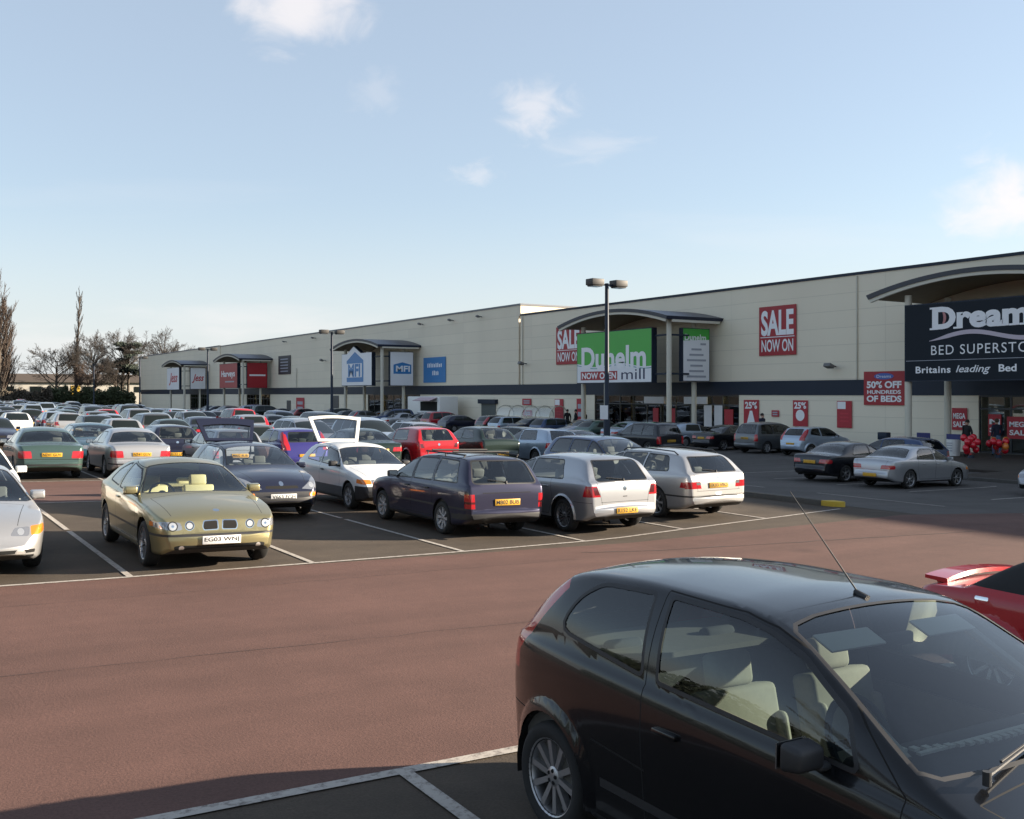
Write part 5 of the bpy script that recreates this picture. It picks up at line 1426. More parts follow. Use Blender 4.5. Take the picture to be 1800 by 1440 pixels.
poster('red poster reading mega sale beside the bed shop doorway', 31.0, 31.85, 1.25, 2.4, 'mega')
poster('small red notice over the trolley shelter roof', 72.0, 73.4, 2.15, 2.7, 'bars'); poster('small red notice seen through the trolley shelter', 71.9, 73.3, 1.2, 1.7, 'bars')
poster('tall red and pink poster behind the trolley shelter end', 67.2, 68.4, 1.0, 2.7, 'dark'); poster('red striped poster left of the lit shop windows', 64.2, 65.3, .9, 2.75, 'bars')
poster('pink poster on the far lower wall', 127.0, 130.0, .5, 2.6, 'bars')
# posters standing inside the glass
def pane_poster(label, y0, y1, z0, z1, txt, m=POSTER_R):
    r = empty('window_poster', (FX + .055, (y0 + y1) / 2, z0)); tag(r, label, 'poster', 'posters in the shop windows')
    W, H = y1 - y0, z1 - z0
    MB().box((0, 0, H / 2), (.012, W, H)).build('board', m, r)
    if txt:
        face_text(r, txt[0], 0, H * .66, W * .8, H * .24, LETTER_W, .012, bold=.03); face_text(r, txt[1], 0, H * .28, W * .8, H * .24, LETTER_W, .012, bold=.03)
pane_poster('red mega sale poster in the dark bed shop window', 27.6, 28.9, .9, 2.0, ('MEGA', 'SALE')); pane_poster('narrow red poster at the edge of the bed shop window', 29.2, 29.9, 1.0, 2.1, ('M', 'S'))
for i, (y, w, l) in enumerate([(47.9, .8, 'narrow red window poster beside the white window panels'), (53.6, .7, 'narrow red window poster behind the side column'), (55.4, .6, 'narrow red window poster left of the doors'), (61.6, .7, 'narrow brownish red window poster at the far end of the glazing')]): pane_poster(l, y, y + w, .9, 2.1, None)
for y, l in ((49.9, 'left white panel in the lit shop window'), (48.9, 'right white panel in the lit shop window')): pane_poster(l, y, y + .75, .9, 2.35, None, POSTER_W)
for y, l in ((55.6, 'white notice box above the left shop doors'), (51.3, 'white notice box above the right shop doors')):
    o = tag(MB().box((0, 0, 0), (.2, 2.2, .5)).build('notice_box', POSTER_W, loc=(FX - .12, y, 2.68), bevel=.02), l, 'sign', 'white boxes above the doors')
# ------------------------------------------------------------------ lamp posts
def lamp(x, y, label, notice=False):
    r = empty('lamp_post', (x, y, gz(x))); tag(r, label, 'lamp post', 'twin headed lamp posts in the car park')
    p = MB(); p.lathe([(.15, 0), (.15, 1.9), (.11, 2.0), (.085, 8.0), (.001, 8.0)], 16); p.build('pole', NAVY, r, smooth=True)
    b = MB(); b.box((0, 0, .1), (.4, .4, .2)); b.build('base', NAVY, r, bevel=.02)
    a = MB(); a.box((0, 0, 7.93), (1.0, .07, .07)); a.build('cross_arm', NAVY, r)
    for s in (-1, 1):
        h = MB(); h.box((s * .66, 0, 8.02), (.66, .52, .28)); h.box((s * .66, 0, 7.86), (.56, .44, .07))
        o = h.build('lamp_head', mat('lamp_housing', (.045, .042, .04), .6), r, bevel=.025)
        MB().box((s * .66, 0, 7.82), (.48, .38, .012)).build('lens', LAMP, o)
    if notice:
        n = MB(); n.box((-.16, 0, 2.25), (.03, .55, .62)); n.build('notice', POSTER_W, r)
    return r
LX = 29.0
lamp(27.3, 35.3, 'nearest lamp post standing before the green shop sign, white notice on its pole', True)
for i, l in enumerate(['second lamp post standing left of the white house sign', 'third lamp post between the red signs and the white script signs', 'fourth lamp post at the far corner of the building', 'fifth lamp post among the bare trees']):
    lamp((30.0, 30.0, 29.4, 29.6)[i], (74.2, 109.8, 141, 177)[i], l)

# ------------------------------------------------------------------ things by the shop fronts
def catering():
    r = empty('catering_trailer', (45.0, 86, .12)); tag(r, 'white catering trailer with a serving hatch parked by the wall', 'trailer')
    b = MB(); b.box((.3, 2.5, 1.5), (2.0, 2.4, 2.5)); b.box((.3, -.9, 1.5), (2.0, 4.4, 2.5)); b.build('body', WHITE, r, bevel=.06)
    MB().box((-.72, -.9, 1.75), (.05, 3.4, 1.0)).build('serving_hatch', GAP, r)
    MB().box((-.9, -.9, 1.18), (.45, 3.4, .06)).build('counter', CHROME, r)
    a = MB(); a.box((-1.15, -.9, 2.5), (.9, 3.5, .06), M=Matrix.Rotation(-.35, 3, 'Y')); a.build('awning', mat('pink_awning', (.55, .42, .45), .6), r)
    w = MB()
    w.tube((-.75, -3.0, 1.1), (-.75, 1.0, 1.1), .28, m=0)
    w.build('gas_tank', WHITE, r)
    for s in (-1, 1): MB().lathe([(.02, -.08), (.3, -.08), (.32, 0), (.3, .08), (.02, .08)], 16, axis='Y', c=(.3, s * 1.6, .3)).build('wheel', RUBBER, r)
catering()
def shelter():
    r = empty('trolley_shelter', (44.9, 68.2, .12)); tag(r, 'clear plastic hooped trolley shelter against the cream wall', 'shelter')
    n = 10
    for k in range(5):
        b = MB(); y = -4 + 2 * k
        pts = [Vector((-.9 * math.cos(math.pi * i / n) * 1.0, y, 1.2 + .85 * math.sin(math.pi * i / n))) for i in range(n + 1)]
        b.path([Vector((-.9, y, 0))] + pts + [Vector((.9, y, 0))], .035, 6); b.build('hoop', CREAM_P, r)
    g = MB(); vs = []
    for i in range(n + 1):
        a = math.pi * i / n; vs += [(-.88 * math.cos(a), -4, 1.2 + .83 * math.sin(a)), (-.88 * math.cos(a), 4, 1.2 + .83 * math.sin(a))]
    g.add(vs, [(2 * i, 2 * i + 1, 2 * i + 3, 2 * i + 2) for i in range(n)]); g.build('cover', glass('perspex', (.86, .88, .88), .15), r, smooth=True)
    t = MB()
    for x in (-.9, .9): t.tube((x, -4, .9), (x, 4, .9), .025)
    t.build('rail', CREAM_P, r)
    tr = MB()
    for k in range(12):
        y = -3.2 + .35 * k
        for z in (.45, .7, .95):
            tr.tube((-.25, y, z), (.25, y, z), .012, n=5); tr.tube((-.25, y, z), (-.25, y + .3, z), .012, n=5); tr.tube((.25, y, z), (.25, y + .3, z), .012, n=5)
        for x in (-.25, .25): tr.tube((x, y, .1), (x, y, 1.0), .014, n=5)
    o = tr.build('trolley_row', CHROME, loc=(44.9, 67.0, .12)); tag(o, 'nested row of wire shopping trolleys inside the clear shelter', 'trolleys')
shelter()
def bin_stand(x, y, label):
    r = empty('display_bin', (x, y, .12)); tag(r, label, 'display stand', 'white promotion stands outside the bed shop')
    b = MB(); b.lathe([(.001, 0), (.29, 0), (.33, .80), (.30, .80), (.28, .2)], 20); b.build('body', WHITE, r, smooth=True)
    h = MB(); h.box((0, 0, .92), (.05, .74, .26)); h.build('header', mat('header_blue', (.035, .04, .16), .5), r)
    t = MB()
    for z in (.25, .38, .51, .62): t.box((-.325, 0, z), (.012, .3, .035))
    t.build('text_line', LETTER_G, r)
bin_stand(44.2, 29.6, 'white round display stand with blue header nearest the black coated person'); bin_stand(44.4, 31.4, 'white round display stand with blue header beside the slim canopy column')
r = empty('litter_bin', (42.9, 32.6, gz(42.9))); tag(r, 'small dark litter bin on a post by the left canopy column', 'bin')
MB().tube((0, 0, 0), (0, 0, .8), .05).build('post', NAVY, r); MB().box((0, 0, 1.0), (.35, .55, .38)).build('box', NAVY, r, bevel=.03)
def balloons(x, y, label, seed):
    rnd = random.Random(seed)
    r = empty('balloon_bunch', (x, y, .12)); tag(r, label, 'balloons', 'red balloon bunches outside the bed shop')
    MB().lathe([(.001, 0), (.16, 0), (.12, .12), (.001, .14)], 12).build('weight', NAVY, r)
    for k in range(11):
        a = rnd.uniform(0, 6.28); q = rnd.uniform(.1, .42); z = .62 + rnd.uniform(-.32, .38)
        c = (q * math.cos(a), q * math.sin(a), z)
        m = mat('balloon_red', (.62, .012, .03), .18, coat=.6) if rnd.random() < .8 else mat('balloon_orange', (.75, .22, .04), .18, coat=.6)
        b = MB(); b.ball(c, .155, 14, sc=(1, 1, 1.12)); b.tube((c[0], c[1], c[2] - .17), (0, 0, .12), .004, n=4)
        b.build('balloon', m, r, smooth=True)
balloons(43.3, 28.1, 'bunch of red balloons in front of the black coated person', 1); balloons(44.6, 27.55, 'bunch of red balloons beside the person in jeans', 2)

# ------------------------------------------------------------------ people
SKIN = mat('skin', (.50, .30, .22), .6)
def person(x, y, label, coat, legs, hair, rz=0.0, stride=.12, h=1.72, z=None, long_coat=False):
    k = h / 1.72
    J = {'pelvis': (0, 0, .93), 'waist': (0, 0, 1.08), 'chest': (.01, 0, 1.30), 'neck': (.0, 0, 1.47), 'chin': (.02, 0, 1.55), 'crown': (.01, 0, 1.68),
         'sl': (0, .18, 1.42), 'el': (-.05 - stride * .4, .25, 1.14), 'wl': (.05 - stride * .4, .24, .90), 'sr': (0, -.18, 1.42), 'er': (-.05 + stride * .6, -.25, 1.14), 'wr': (.08 + stride * .6, -.23, .91),
         'hl': (0, .09, .88), 'kl': (stride * .8, .10, .49), 'al': (stride, .10, .09), 'tl': (stride + .16, .11, .035), 'hr': (0, -.09, .88), 'kr': (-stride * .4, -.10, .49), 'ar': (-stride, -.10, .09), 'tr': (-stride + .16, -.11, .035),
         'hdl': (.09 - stride * .4, .23, .80), 'hdr': (.12 + stride * .6, -.22, .81)}
    E = [('pelvis', 'waist'), ('waist', 'chest'), ('chest', 'neck'), ('neck', 'chin'), ('chin', 'crown'), ('chest', 'sl'), ('sl', 'el'), ('el', 'wl'), ('wl', 'hdl'), ('chest', 'sr'), ('sr', 'er'), ('er', 'wr'), ('wr', 'hdr'),
         ('pelvis', 'hl'), ('hl', 'kl'), ('kl', 'al'), ('al', 'tl'), ('pelvis', 'hr'), ('hr', 'kr'), ('kr', 'ar'), ('ar', 'tr')]
    Rr = dict(pelvis=(.15, .12), waist=(.145, .115), chest=(.17, .12), neck=(.06, .06), chin=(.075, .085), crown=(.085, .095), sl=(.075, .075), sr=(.075, .075), el=(.055, .055), er=(.055, .055), wl=(.042, .042), wr=(.042, .042), hdl=(.035, .045), hdr=(.035, .045),
              hl=(.10, .10), hr=(.10, .10), kl=(.068, .068), kr=(.068, .068), al=(.05, .05), ar=(.05, .05), tl=(.04, .035), tr=(.04, .035))
    names = list(J)
    me = bpy.data.meshes.new('body')
    me.from_pydata([tuple(c * k for c in J[n]) for n in names], [(names.index(a), names.index(b)) for a, b in E], [])
    o = bpy.data.objects.new('person', me); C.objects.link(o)
    o.modifiers.new('skin', 'SKIN'); s = o.modifiers.new('sub', 'SUBSURF'); s.levels = s.render_levels = 1
    for n, v in zip(names, me.skin_vertices[0].data): v.radius = (Rr[n][0] * k, Rr[n][1] * k)
    me.skin_vertices[0].data[0].use_root = True
    dg = bpy.context.evaluated_depsgraph_get(); dg.update()
    m2 = bpy.data.meshes.new_from_object(o.evaluated_get(dg))
    o.modifiers.clear(); o.data = m2; m2.materials.clear()
    for m in (coat, legs, SKIN, INK): m2.materials.append(m)
    for p in m2.polygons:
        c = p.center / k; p.use_smooth = True
        hand = abs(c.y) > .17 and c.z < .92 and c.z > .72
        p.material_index = 2 if (c.z > 1.50 or hand) else 3 if c.z < .10 else 0 if c.z > (.62 if long_coat else .93) or abs(c.y) > .2 else 1
    zz = (gz(x) + .12) if z is None else z
    o.location = (x, y, zz); o.rotation_euler = (0, 0, rz)
    tag(o, label, 'person')
    hm = MB(); hm.ball((-.018 * k, 0, 1.665 * k), .108 * k, 12, sc=(1.0, .92, 1.0))
    hm.v = [v for v in hm.v]
    ho = hm.build('hair', hair, o, smooth=True)
    f = MB()
    for yy in (-.032, .032): f.ball((.093 * k, yy * k, 1.635 * k), .011 * k, 6, 1)
    f.ball((.108 * k, 0, 1.60 * k), .018 * k, 6, 0, sc=(1, .8, 1.3)); f.box((.096 * k, 0, 1.558 * k), (.012, .045, .01), 2)
    for yy in (-.088, .088): f.ball((0, yy * k, 1.61 * k), .024 * k, 6, 0, sc=(.8, .5, 1.2))
    f.build('face', [SKIN, INK, mat('lips', (.35, .14, .12), .5)], o)
    return o
BLACKC = mat('black_cloth', (.012, .012, .014), .9, var=.3); NAVYC = mat('navy_cloth', (.018, .022, .045), .9, var=.3); JEANS = mat('denim', (.10, .17, .28), .9, var=.2); DARKC = mat('dark_cloth', (.025, .022, .022), .9, var=.3)
HAIRD = mat('dark_hair', (.018, .013, .010), .7); HAIRB = mat('brown_hair', (.06, .035, .02), .7)
person(45.3, 63.6, 'person in black coat leftmost of the trio by the shop entrance', BLACKC, BLACKC, HAIRD, rz=-2.2, h=1.76, long_coat=True)
person(45.3, 62.5, 'person in black coat middle of the trio by the shop entrance', BLACKC, DARKC, HAIRD, rz=2.6, h=1.78)
person(45.0, 60.9, 'person in dark jacket nearest the canopy column of the green shop', DARKC, BLACKC, HAIRB, rz=-1.4, h=1.68)
person(44.2, 42.1, 'person in navy jacket walking behind the parked grey hatchback', NAVYC, DARKC, HAIRD, rz=-1.5, h=1.82)
person(44.0, 28.75, 'person in long black coat beside the red mega sale poster', BLACKC, BLACKC, HAIRD, rz=2.9, h=1.74, long_coat=True, stride=.05)
person(45.7, 28.3, 'person in dark top and pale jeans at the bed shop doorway', NAVYC, JEANS, HAIRB, rz=1.0, h=1.78)

# ------------------------------------------------------------------ bare winter trees, hedge and far buildings
BARK = mat('bark', (.075, .06, .048), .95, var=.35, scale=2)
TWIG = mat('twigs', (.060, .050, .043), .95, var=.3, scale=3)
TWIG_R = mat('twigs_reddish', (.100, .070, .054), .95, var=.3, scale=3)
def grow_branch(tr, cr, p, d, L, r, depth, rnd, up, spread, kids):
    """tapering bent limb; thick ones go to the trunk mesh, thin ones to the crown"""
    n = 4 if depth else 6; q = p.copy(); dd = d.copy(); pts = [q.copy()]
    for i in range(n):
        dd = (dd + Vector((rnd.uniform(-1, 1), rnd.uniform(-1, 1), rnd.uniform(-1, 1))) * (.13 if depth else .035) + Vector((0, 0, up))).normalized()
        q = q + dd * (L / n); pts.append(q.copy())
    tgt = tr if depth < 2 else cr
    for i in range(n):
        ra = r * (1 - .75 * i / n); rb = r * (1 - .75 * (i + 1) / n)
        tgt.tube(pts[i], pts[i + 1], ra, rb, 7 if depth == 0 else 4 if depth < 2 else 3, 0, False)
    if depth >= kids['max']: return
    m = kids['n'][depth]
    for k in range(m):
        t = kids['from'][depth] + (1 - kids['from'][depth]) * (k + rnd.random()) / m
        i = min(n - 1, int(t * n)); b = pts[i].lerp(pts[i + 1], t * n - i)
        a = rnd.uniform(0, 6.283); sp = spread[min(depth, 2)] * rnd.uniform(.7, 1.25)
        side = dd.orthogonal().normalized(); side.rotate(Matrix.Rotation(a, 3, dd))
        nd = (dd * math.cos(sp) + side * math.sin(sp)).normalized()
        grow_branch(tr, cr, b, nd, L * kids['len'][depth] * (1 - .45 * t) * rnd.uniform(.75, 1.2), max(r * .45 * (1 - .5 * t), kids.get('rmin', .02)), depth + 1, rnd, up * .9, spread, kids)
def bare_tree(x, y, h, label, kind, seed, twig=TWIG, name='bare_tree'):
    rnd = random.Random(seed); tr, cr = MB(), MB()
    if kind == 'poplar':
        grow_branch(tr, cr, Vector((0, 0, 0)), Vector((0, 0, 1)), h, h * .016, 0, rnd, .16, (.46, .30, .35), {'max': 3, 'n': (80, 9, 6), 'from': (.06, .12, .1), 'len': (.34, .42, .45), 'rmin': .034})
    elif kind == 'thin':
        grow_branch(tr, cr, Vector((0, 0, 0)), Vector((0, 0, 1)), h, h * .015, 0, rnd, .20, (.36, .30, .35), {'max': 3, 'n': (46, 6, 5), 'from': (.14, .2, .1), 'len': (.17, .40, .5), 'rmin': .034})
    else:
        grow_branch(tr, cr, Vector((0, 0, 0)), Vector((0, 0, 1)), h * .62, h * .026, 0, rnd, .05, (.85, .75, .7), {'max': 4, 'n': (16, 9, 7, 5), 'from': (.38, .25, .2, .15), 'len': (.80, .60, .55, .5), 'rmin': .030})
    r = empty(name, (x, y, gz(x) - .1)); tag(r, label, 'tree', 'bare trees beyond the car park')
    for b, nm, m in ((tr, 'trunk', BARK), (cr, 'crown', twig)):
        if b.v: b.build(nm, m, r, smooth='all')
    return r
bare_tree(21.0, 236, 25.0, 'tall reddish brown bare poplar cut by the left edge of the picture', 'poplar', 4, TWIG_R)
bare_tree(22.6, 243, 20, 'shorter reddish bare poplar just behind the tall one', 'poplar', 5, TWIG_R)
bare_tree(31.8, 236, 16.8, 'round crowned bare tree between the tall poplar and the thin spire', 'round', 6)
bare_tree(36.0, 238, 24.5, 'very thin bare spire like poplar above the round trees', 'thin', 9)
bare_tree(40.4, 240, 18.5, 'bushy grey bare tree just beyond the thin spire', 'round', 12)
bare_tree(46.5, 242, 20.5, 'bare tree with broad pale crown behind the dark evergreen', 'round', 15)
bare_tree(58.5, 256, 21.5, 'bare tree top rising over the far roof corner', 'round', 22)
bare_tree(38.0, 234, 11.5, 'low tangled bare tree under the thin spire', 'round', 31, TWIG_R)
bare_tree(44.0, 236, 12.5, 'low tangled bare tree beside the far building corner', 'round', 33)
# leafy things: many small leaf faces in clumps
LEAF_D = mat('evergreen_leaf', (.022, .032, .022), .8, var=.5, scale=.8); LEAF_H = mat('hedge_leaf', (.045, .058, .024), .85, var=.5, scale=.6); LEAF_B = mat('brown_hedge', (.075, .062, .045), .9, var=.4, scale=.6)
def leaves(mb, c, s, n, rnd, size):
    for _ in range(n):
        while True:
            p = Vector((rnd.uniform(-1, 1), rnd.uniform(-1, 1), rnd.uniform(-1, 1)))
            if p.length < 1 and p.length > .35 * rnd.random(): break
        p = Vector(c) + Vector((p.x * s[0], p.y * s[1], p.z * s[2]))
        a = Vector((rnd.uniform(-1, 1), rnd.uniform(-1, 1), rnd.uniform(-1, 1))).normalized(); b = a.orthogonal().normalized()
        k = size * rnd.uniform(.6, 1.4)
        mb.add([p - a * k, p + b * k * .6, p + a * k, p - b * k * .6], [(0, 1, 2, 3)])
rnd = random.Random(5)
r = empty('evergreen_tree', (47.2, 239, 0)); tag(r, 'dark flat topped evergreen tree by the far roof corner', 'tree')
t = MB(); t.tube((0, 0, 0), (.3, 0, 13.5), .38, .12, 8); f = MB()
for k in range(22):
    z = rnd.uniform(6.5, 14.2); a = rnd.uniform(0, 6.28); L = rnd.uniform(1, 3.4) * (1 if z < 12 else .8)
    e = Vector((L * math.cos(a), L * math.sin(a), z + .3)); t.tube((.2, 0, z - .6), e, .09, .03, 5); leaves(f, e, (1.6, 1.5, .5), 200, rnd, .24)
t.build('trunk', BARK, r); f.build('crown', LEAF_D, r)
def hedge(x0, x1, y, h, label, m, seed):
    rnd = random.Random(seed); f = MB(); x = x0
    while x < x1:
        hh = h * rnd.uniform(.75, 1.1); leaves(f, (x, y + rnd.uniform(-.5, .5), hh * .5), (1.0, 1.0, hh * .55), 420, rnd, .27); x += .75
    o = f.build('hedge', m); tag(o, label, 'hedge')
hedge(29, 47, 230, 4.4, 'dark green hedge along the far end of the car park', LEAF_H, 8)
hedge(12, 29.5, 229, 4.3, 'brownish hedge at the far left end of the car park', LEAF_B, 9)
r = empty('low_building', (52, 275, 0)); tag(r, 'long low white walled building with dark roof seen under the bare trees', 'building')
b = MB(); b.box((0, 4, 3.0), (70, 8, 6.0)); b.build('wall', mat('render_white', (.42, .40, .36), .8, var=.1, scale=.3), r)
b = MB(); b.add([(-36, -.8, 6.0), (36, -.8, 6.0), (36, 4, 8.2), (-36, 4, 8.2), (-36, 9, 6.0), (36, 9, 6.0)], [(0, 1, 2, 3), (3, 2, 5, 4), (0, 3, 4), (1, 5, 2)]); b.build('roof', mat('brown_roof', (.07, .055, .045), .9, var=.2), r)
for i in range(11):
    w = MB().box((-32 + 6.2 * i, -.03, 4.2), (2.6, .08, 1.5)).build('window', GLASS_DARK, r)
for i in (3, 6, 7): MB().box((-29 + 6.2 * i, -.04, 4.0), (2.2, .08, 2.4)).build('door', mat('door_yellow', (.50, .32, .04), .6), r)
tag(MB().box((30, 260, .02), (300, 56, .03)).build('verge', asphalt('grass_verge', (.06, .07, .03))), kind='structure')

# trees and hedge at the open side of the car park (seen in the black car's paint and glass)
bare_tree(-17, 6.0, 12.0, 'bare tree beside the near end of the car park, mirrored in the black hatchback', 'round', 41)
bare_tree(-15, -4.0, 10.5, 'second bare tree beside the near end of the car park, mirrored in the black hatchback', 'round', 42)
bare_tree(-21, 15.0, 13.0, 'third bare tree beside the near end of the car park, mirrored in the black hatchback', 'round', 43)
rnd = random.Random(77); f = MB(); y = -16
while y < 24:
    hh = 2.0 * rnd.uniform(.8, 1.15); leaves(f, (-13 + rnd.uniform(-.4, .4), y, hh * .5 + gz(-13)), (.9, .8, hh * .55), 170, rnd, .15); y += .8
tag(f.build('hedge', LEAF_D), 'green hedge along the open side of the car park, mirrored in the black hatchback', 'hedge')
# ------------------------------------------------------------------ the cars one can tell apart
GA = 'cars parked in the near rows'
def car(spec, label, cat, pm, x, y, hd, detail=2, seat=None, group=GA, **k):
    o = build_car(SP[spec], {'saloon': 'parked_saloon', 'estate': 'parked_estate', 'sports car': 'parked_roadster', 'off-roader': 'parked_off_roader', 'people carrier': 'parked_people_carrier'}.get(cat, 'parked_car'), label, cat, pm, detail, group, seat, **k)
    return set_car(o, x, y, hd)
P_BLACK = paint('black', (.0035, .004, .0055), rough=.25, inner=(.05, .048, .042)); P_GOLD = paint('gold', (.34, .30, .16), .75, .36); P_SILVER = paint('silver', (.43, .44, .46), .75, .36); P_SILVER2 = paint('pale_silver', (.50, .495, .49), .65, .36)
P_WHITE = paint('white', (.74, .74, .72), 0, .4); P_NAVY = paint('navy', (.017, .020, .042), .3, .3); P_PURPLE = paint('purple_navy', (.030, .029, .058), .45, .34); P_RED = paint('red', (.42, .014, .022), 0, .3)
P_GREEN = paint('green', (.075, .125, .11), .5, .33); P_DGREEN = paint('dark_green', (.015, .03, .024), .4, .33); P_BLUE = paint('blue', (.035, .065, .15), .5, .33); P_VIOLET = paint('violet_blue', (.045, .04, .20), .3, .33)
P_LBLUE = paint('light_blue', (.38, .46, .56), .6, .33); P_GREY = paint('grey', (.14, .15, .16), .6, .34); P_BROWN = paint('taupe', (.20, .16, .14), .6, .34); P_BLACK2 = paint('black_blue', (.010, .011, .016), .3, .3)

f = car('small_hatch', 'black three-door hatchback filling the lower right corner', 'car', P_BLACK, 3.865, 3.10, -90, seat=mat('seat_sand', (.33, .305, .24), .85, var=.15, scale=25))
# fittings only this car shows: roof aerial, wipers, sun visors, rear wiper
L2 = SP['small_hatch']['L'] / 2
def at(x): return x - L2
b = MB(); b.tube((at(2.0), .0, 1.437), (at(1.93), 0, 1.464), .020, .012); b.tube((at(1.95), 0, 1.457), (at(1.52), 0, 1.90), .0042, .0022, 6); b.build('aerial', TRIM, f)
for y0, y1 in ((-.56, .02), (.06, .60)):
    b = MB(); p0, p1 = Vector((at(2.96), y0, 1.017)), Vector((at(2.86), y1, 1.074)); b.tube(p0, p1, .007, .005, 6); b.tube(p0.lerp(p1, .25) + Vector((-.012, 0, .004)), p1 + Vector((-.02, .08, .010)), .006, .004, 6); b.tube(p0 - Vector((0, 0, .03)), p0 + Vector((0, 0, .02)), .016); b.build('wiper', TRIM, f)
for s in (-1, 1):
    b = MB(); b.box((at(2.17), s * .33, 1.318), (.12, .36, .014), M=Matrix.Rotation(rad(24), 3, 'Y')); b.build('sun_visor', mat('visor_cream', (.74, .71, .62), .8), f, bevel=.007)
b = MB(); b.box((at(1.25), 0, 1.384), (1.2, .90, .015)); b.build('headlining', LINING, f)
for s in (-1, 1):
    b = MB(); b.tube((at(2.66), s * .60, .985), (at(2.10), s * .57, 1.295), .026, .026, 8); b.build('pillar_trim', LINING, f)
b = MB()
for i in range(22): b.box((at(2.70 - .10 * (abs(i - 10.5) / 10.5) ** 2), -.55 + 1.1 * i / 21, 1.005), (.028, .034, .012))
b.box((at(2.66), 0, 1.002), (.020, 1.06, .010)); b.build('dash_vent', mat('visor_cream', (.74, .71, .62), .8), f)

car('compact', 'gold three-door compact facing the camera, nose to the white line', 'car', P_GOLD, 3.87, 15.72, -90, seat=SEAT_CREAM)
car('coupe', 'silver sports coupe cut by the left edge, orange indicator on its nose', 'car', P_SILVER2, .93, 16.1, -90)
car('saloon', 'white car half hidden behind the silver sports coupe at the left edge', 'saloon', P_WHITE, 1.25, 21.3, -90, 1)
up = dict(poly=[(-.05, .84), (.66, .84), (.645, .98), (.53, 1.33), (-.05, 1.33)], top=[(-.1, -.05), (.50, -.05), (.50, .56), (-.1, .80)], hinge=(.52, 1.39), angle=rad(52), w0=1.08, w1=1.34, len=.64, band=.17)
car('angular_hatch', 'dark navy hatchback facing the camera with its tailgate raised', 'car', P_NAVY, 6.62, 21.0, -90, open_hatch=up)
up2 = dict(poly=[(-.05, .84), (.66, .84), (.645, .95), (.53, 1.30), (-.05, 1.30)], top=[(-.1, -.05), (.64, -.05), (.64, .56), (-.1, .80)], hinge=(.66, 1.36), angle=rad(66), w0=1.05, w1=1.38, len=.69, band=.07)
car('older_hatch', 'white hatchback facing the camera with its tailgate raised high', 'car', P_WHITE, 9.42, 21.6, -90, open_hatch=up2)
e = car('family_estate', 'purple navy estate with roof bars and yellow rear plate', 'estate', P_PURPLE, 9.30, 17.04, 90)
L2 = SP['family_estate']['L'] / 2
for s in (-1, 1):
    b = MB(); b.tube((at(.55), s * .555, 1.435), (at(2.05), s * .56, 1.445), .016, n=8)
    for x in (.60, 1.3, 2.0): b.tube((at(x), s * .556, 1.39), (at(x), s * .556, 1.44), .014, n=6)
    b.build('roof_rail', TRIM, e)
for x in (.95, 1.75): MB().tube((at(x), -.60, 1.475), (at(x), .60, 1.475), .018, n=8).build('roof_bar', TRIM, e)
car('family_hatch', 'silver five-door hatchback seen from behind, right of the purple navy estate', 'car', P_SILVER, 11.65, 16.58, 90)
e = car('sport_estate', 'pale silver estate seen from behind, last in its row by the yellow kerb', 'estate', P_SILVER2, 14.55, 17.3, 90)
L2 = SP['sport_estate']['L'] / 2
for s in (-1, 1):
    b = MB(); b.path([Vector((at(x), s * .545, z)) for x, z in ((.62, 1.315), (.75, 1.385), (1.6, 1.415), (2.3, 1.40), (2.42, 1.335))], .014, 7); b.build('roof_rail', TRIM, e)
car('saloon', 'silver saloon parked nose towards the shops on the dark tarmac', 'saloon', P_SILVER, 29.45, 21.25, 0)
car('dark_saloon', 'black saloon parked beside the silver saloon facing the shops', 'saloon', P_BLACK2, 29.75, 24.0, 0)
car('family_hatch', 'dark blue car behind the silver and black saloons', 'car', P_BLUE, 34.3, 25.7, 90, 1)
car('saloon', 'pale silver car cut by the right edge of the picture', 'saloon', P_SILVER, 31.6, 16.9, 180, 1)
rd = car('roadster', 'red roadster with black soft top behind the black hatchback', 'sports car', P_RED, 8.45, 3.62, -90)
L2 = SP['roadster']['L'] / 2
b = MB(); n = 12; vs = []
for i in range(n + 1):
    t = 2 * i / n - 1; y = .64 * t; c = .05 * t * t
    vs += [(at(.02) + c, y, .935 - .03 * t * t), (at(.24) + c, y, .945 - .045 * t * t), (at(.24) + c, y, .905 - .045 * t * t), (at(.02) + c, y, .905 - .03 * t * t)]
b.add(vs, [(4 * i + j, 4 * i + (j + 1) % 4, 4 * i + 4 + (j + 1) % 4, 4 * i + 4 + j) for i in range(n) for j in range(4)] + [(3, 2, 1, 0), tuple(4 * n + j for j in (0, 1, 2, 3))])
for s in (-1, 1): b.box((at(.16), s * .5, .87), (.10, .05, .07))
b.build('spoiler', P_RED, rd, smooth=True, angle=50)
MB().tube((at(1.75), -.70, .86), (at(1.70), -.70, 1.25), .004, .003, 5).build('aerial', TRIM, rd)
car('family_estate', 'blue car with roof bars behind the silver hatchback and pale estate', 'car', P_BLUE, 16.8, 21.6, -90, 1)
# first row beyond the aisle
car('wide_saloon', 'metallic green saloon seen from behind at the left of the second aisle', 'saloon', P_GREEN, 3.95, 32.5, 90, 1)
car('wide_saloon', 'silver saloon seen from behind, right of the green saloon', 'saloon', P_SILVER2, 6.35, 32.5, 90, 1)
car('family_estate', 'silver estate between the silver saloon and the raised navy tailgate', 'estate', P_SILVER, 9.3, 32.6, 90, 1)
car('small_hatch', 'violet blue hatchback between the two raised tailgates', 'car', P_VIOLET, 11.4, 32.2, 90, 1)
car('dark_saloon', 'dark green saloon left of the red hatchback', 'saloon', P_DGREEN, 14.0, 32.5, 90, 1)
car('family_hatch', 'bright red hatchback seen from behind above the purple navy estate', 'car', P_RED, 16.2, 32.4, 90, 1)
car('older_hatch', 'black green hatchback right of the red hatchback, red lamps lit by sun', 'car', P_DGREEN, 18.75, 32.4, 90, 1)
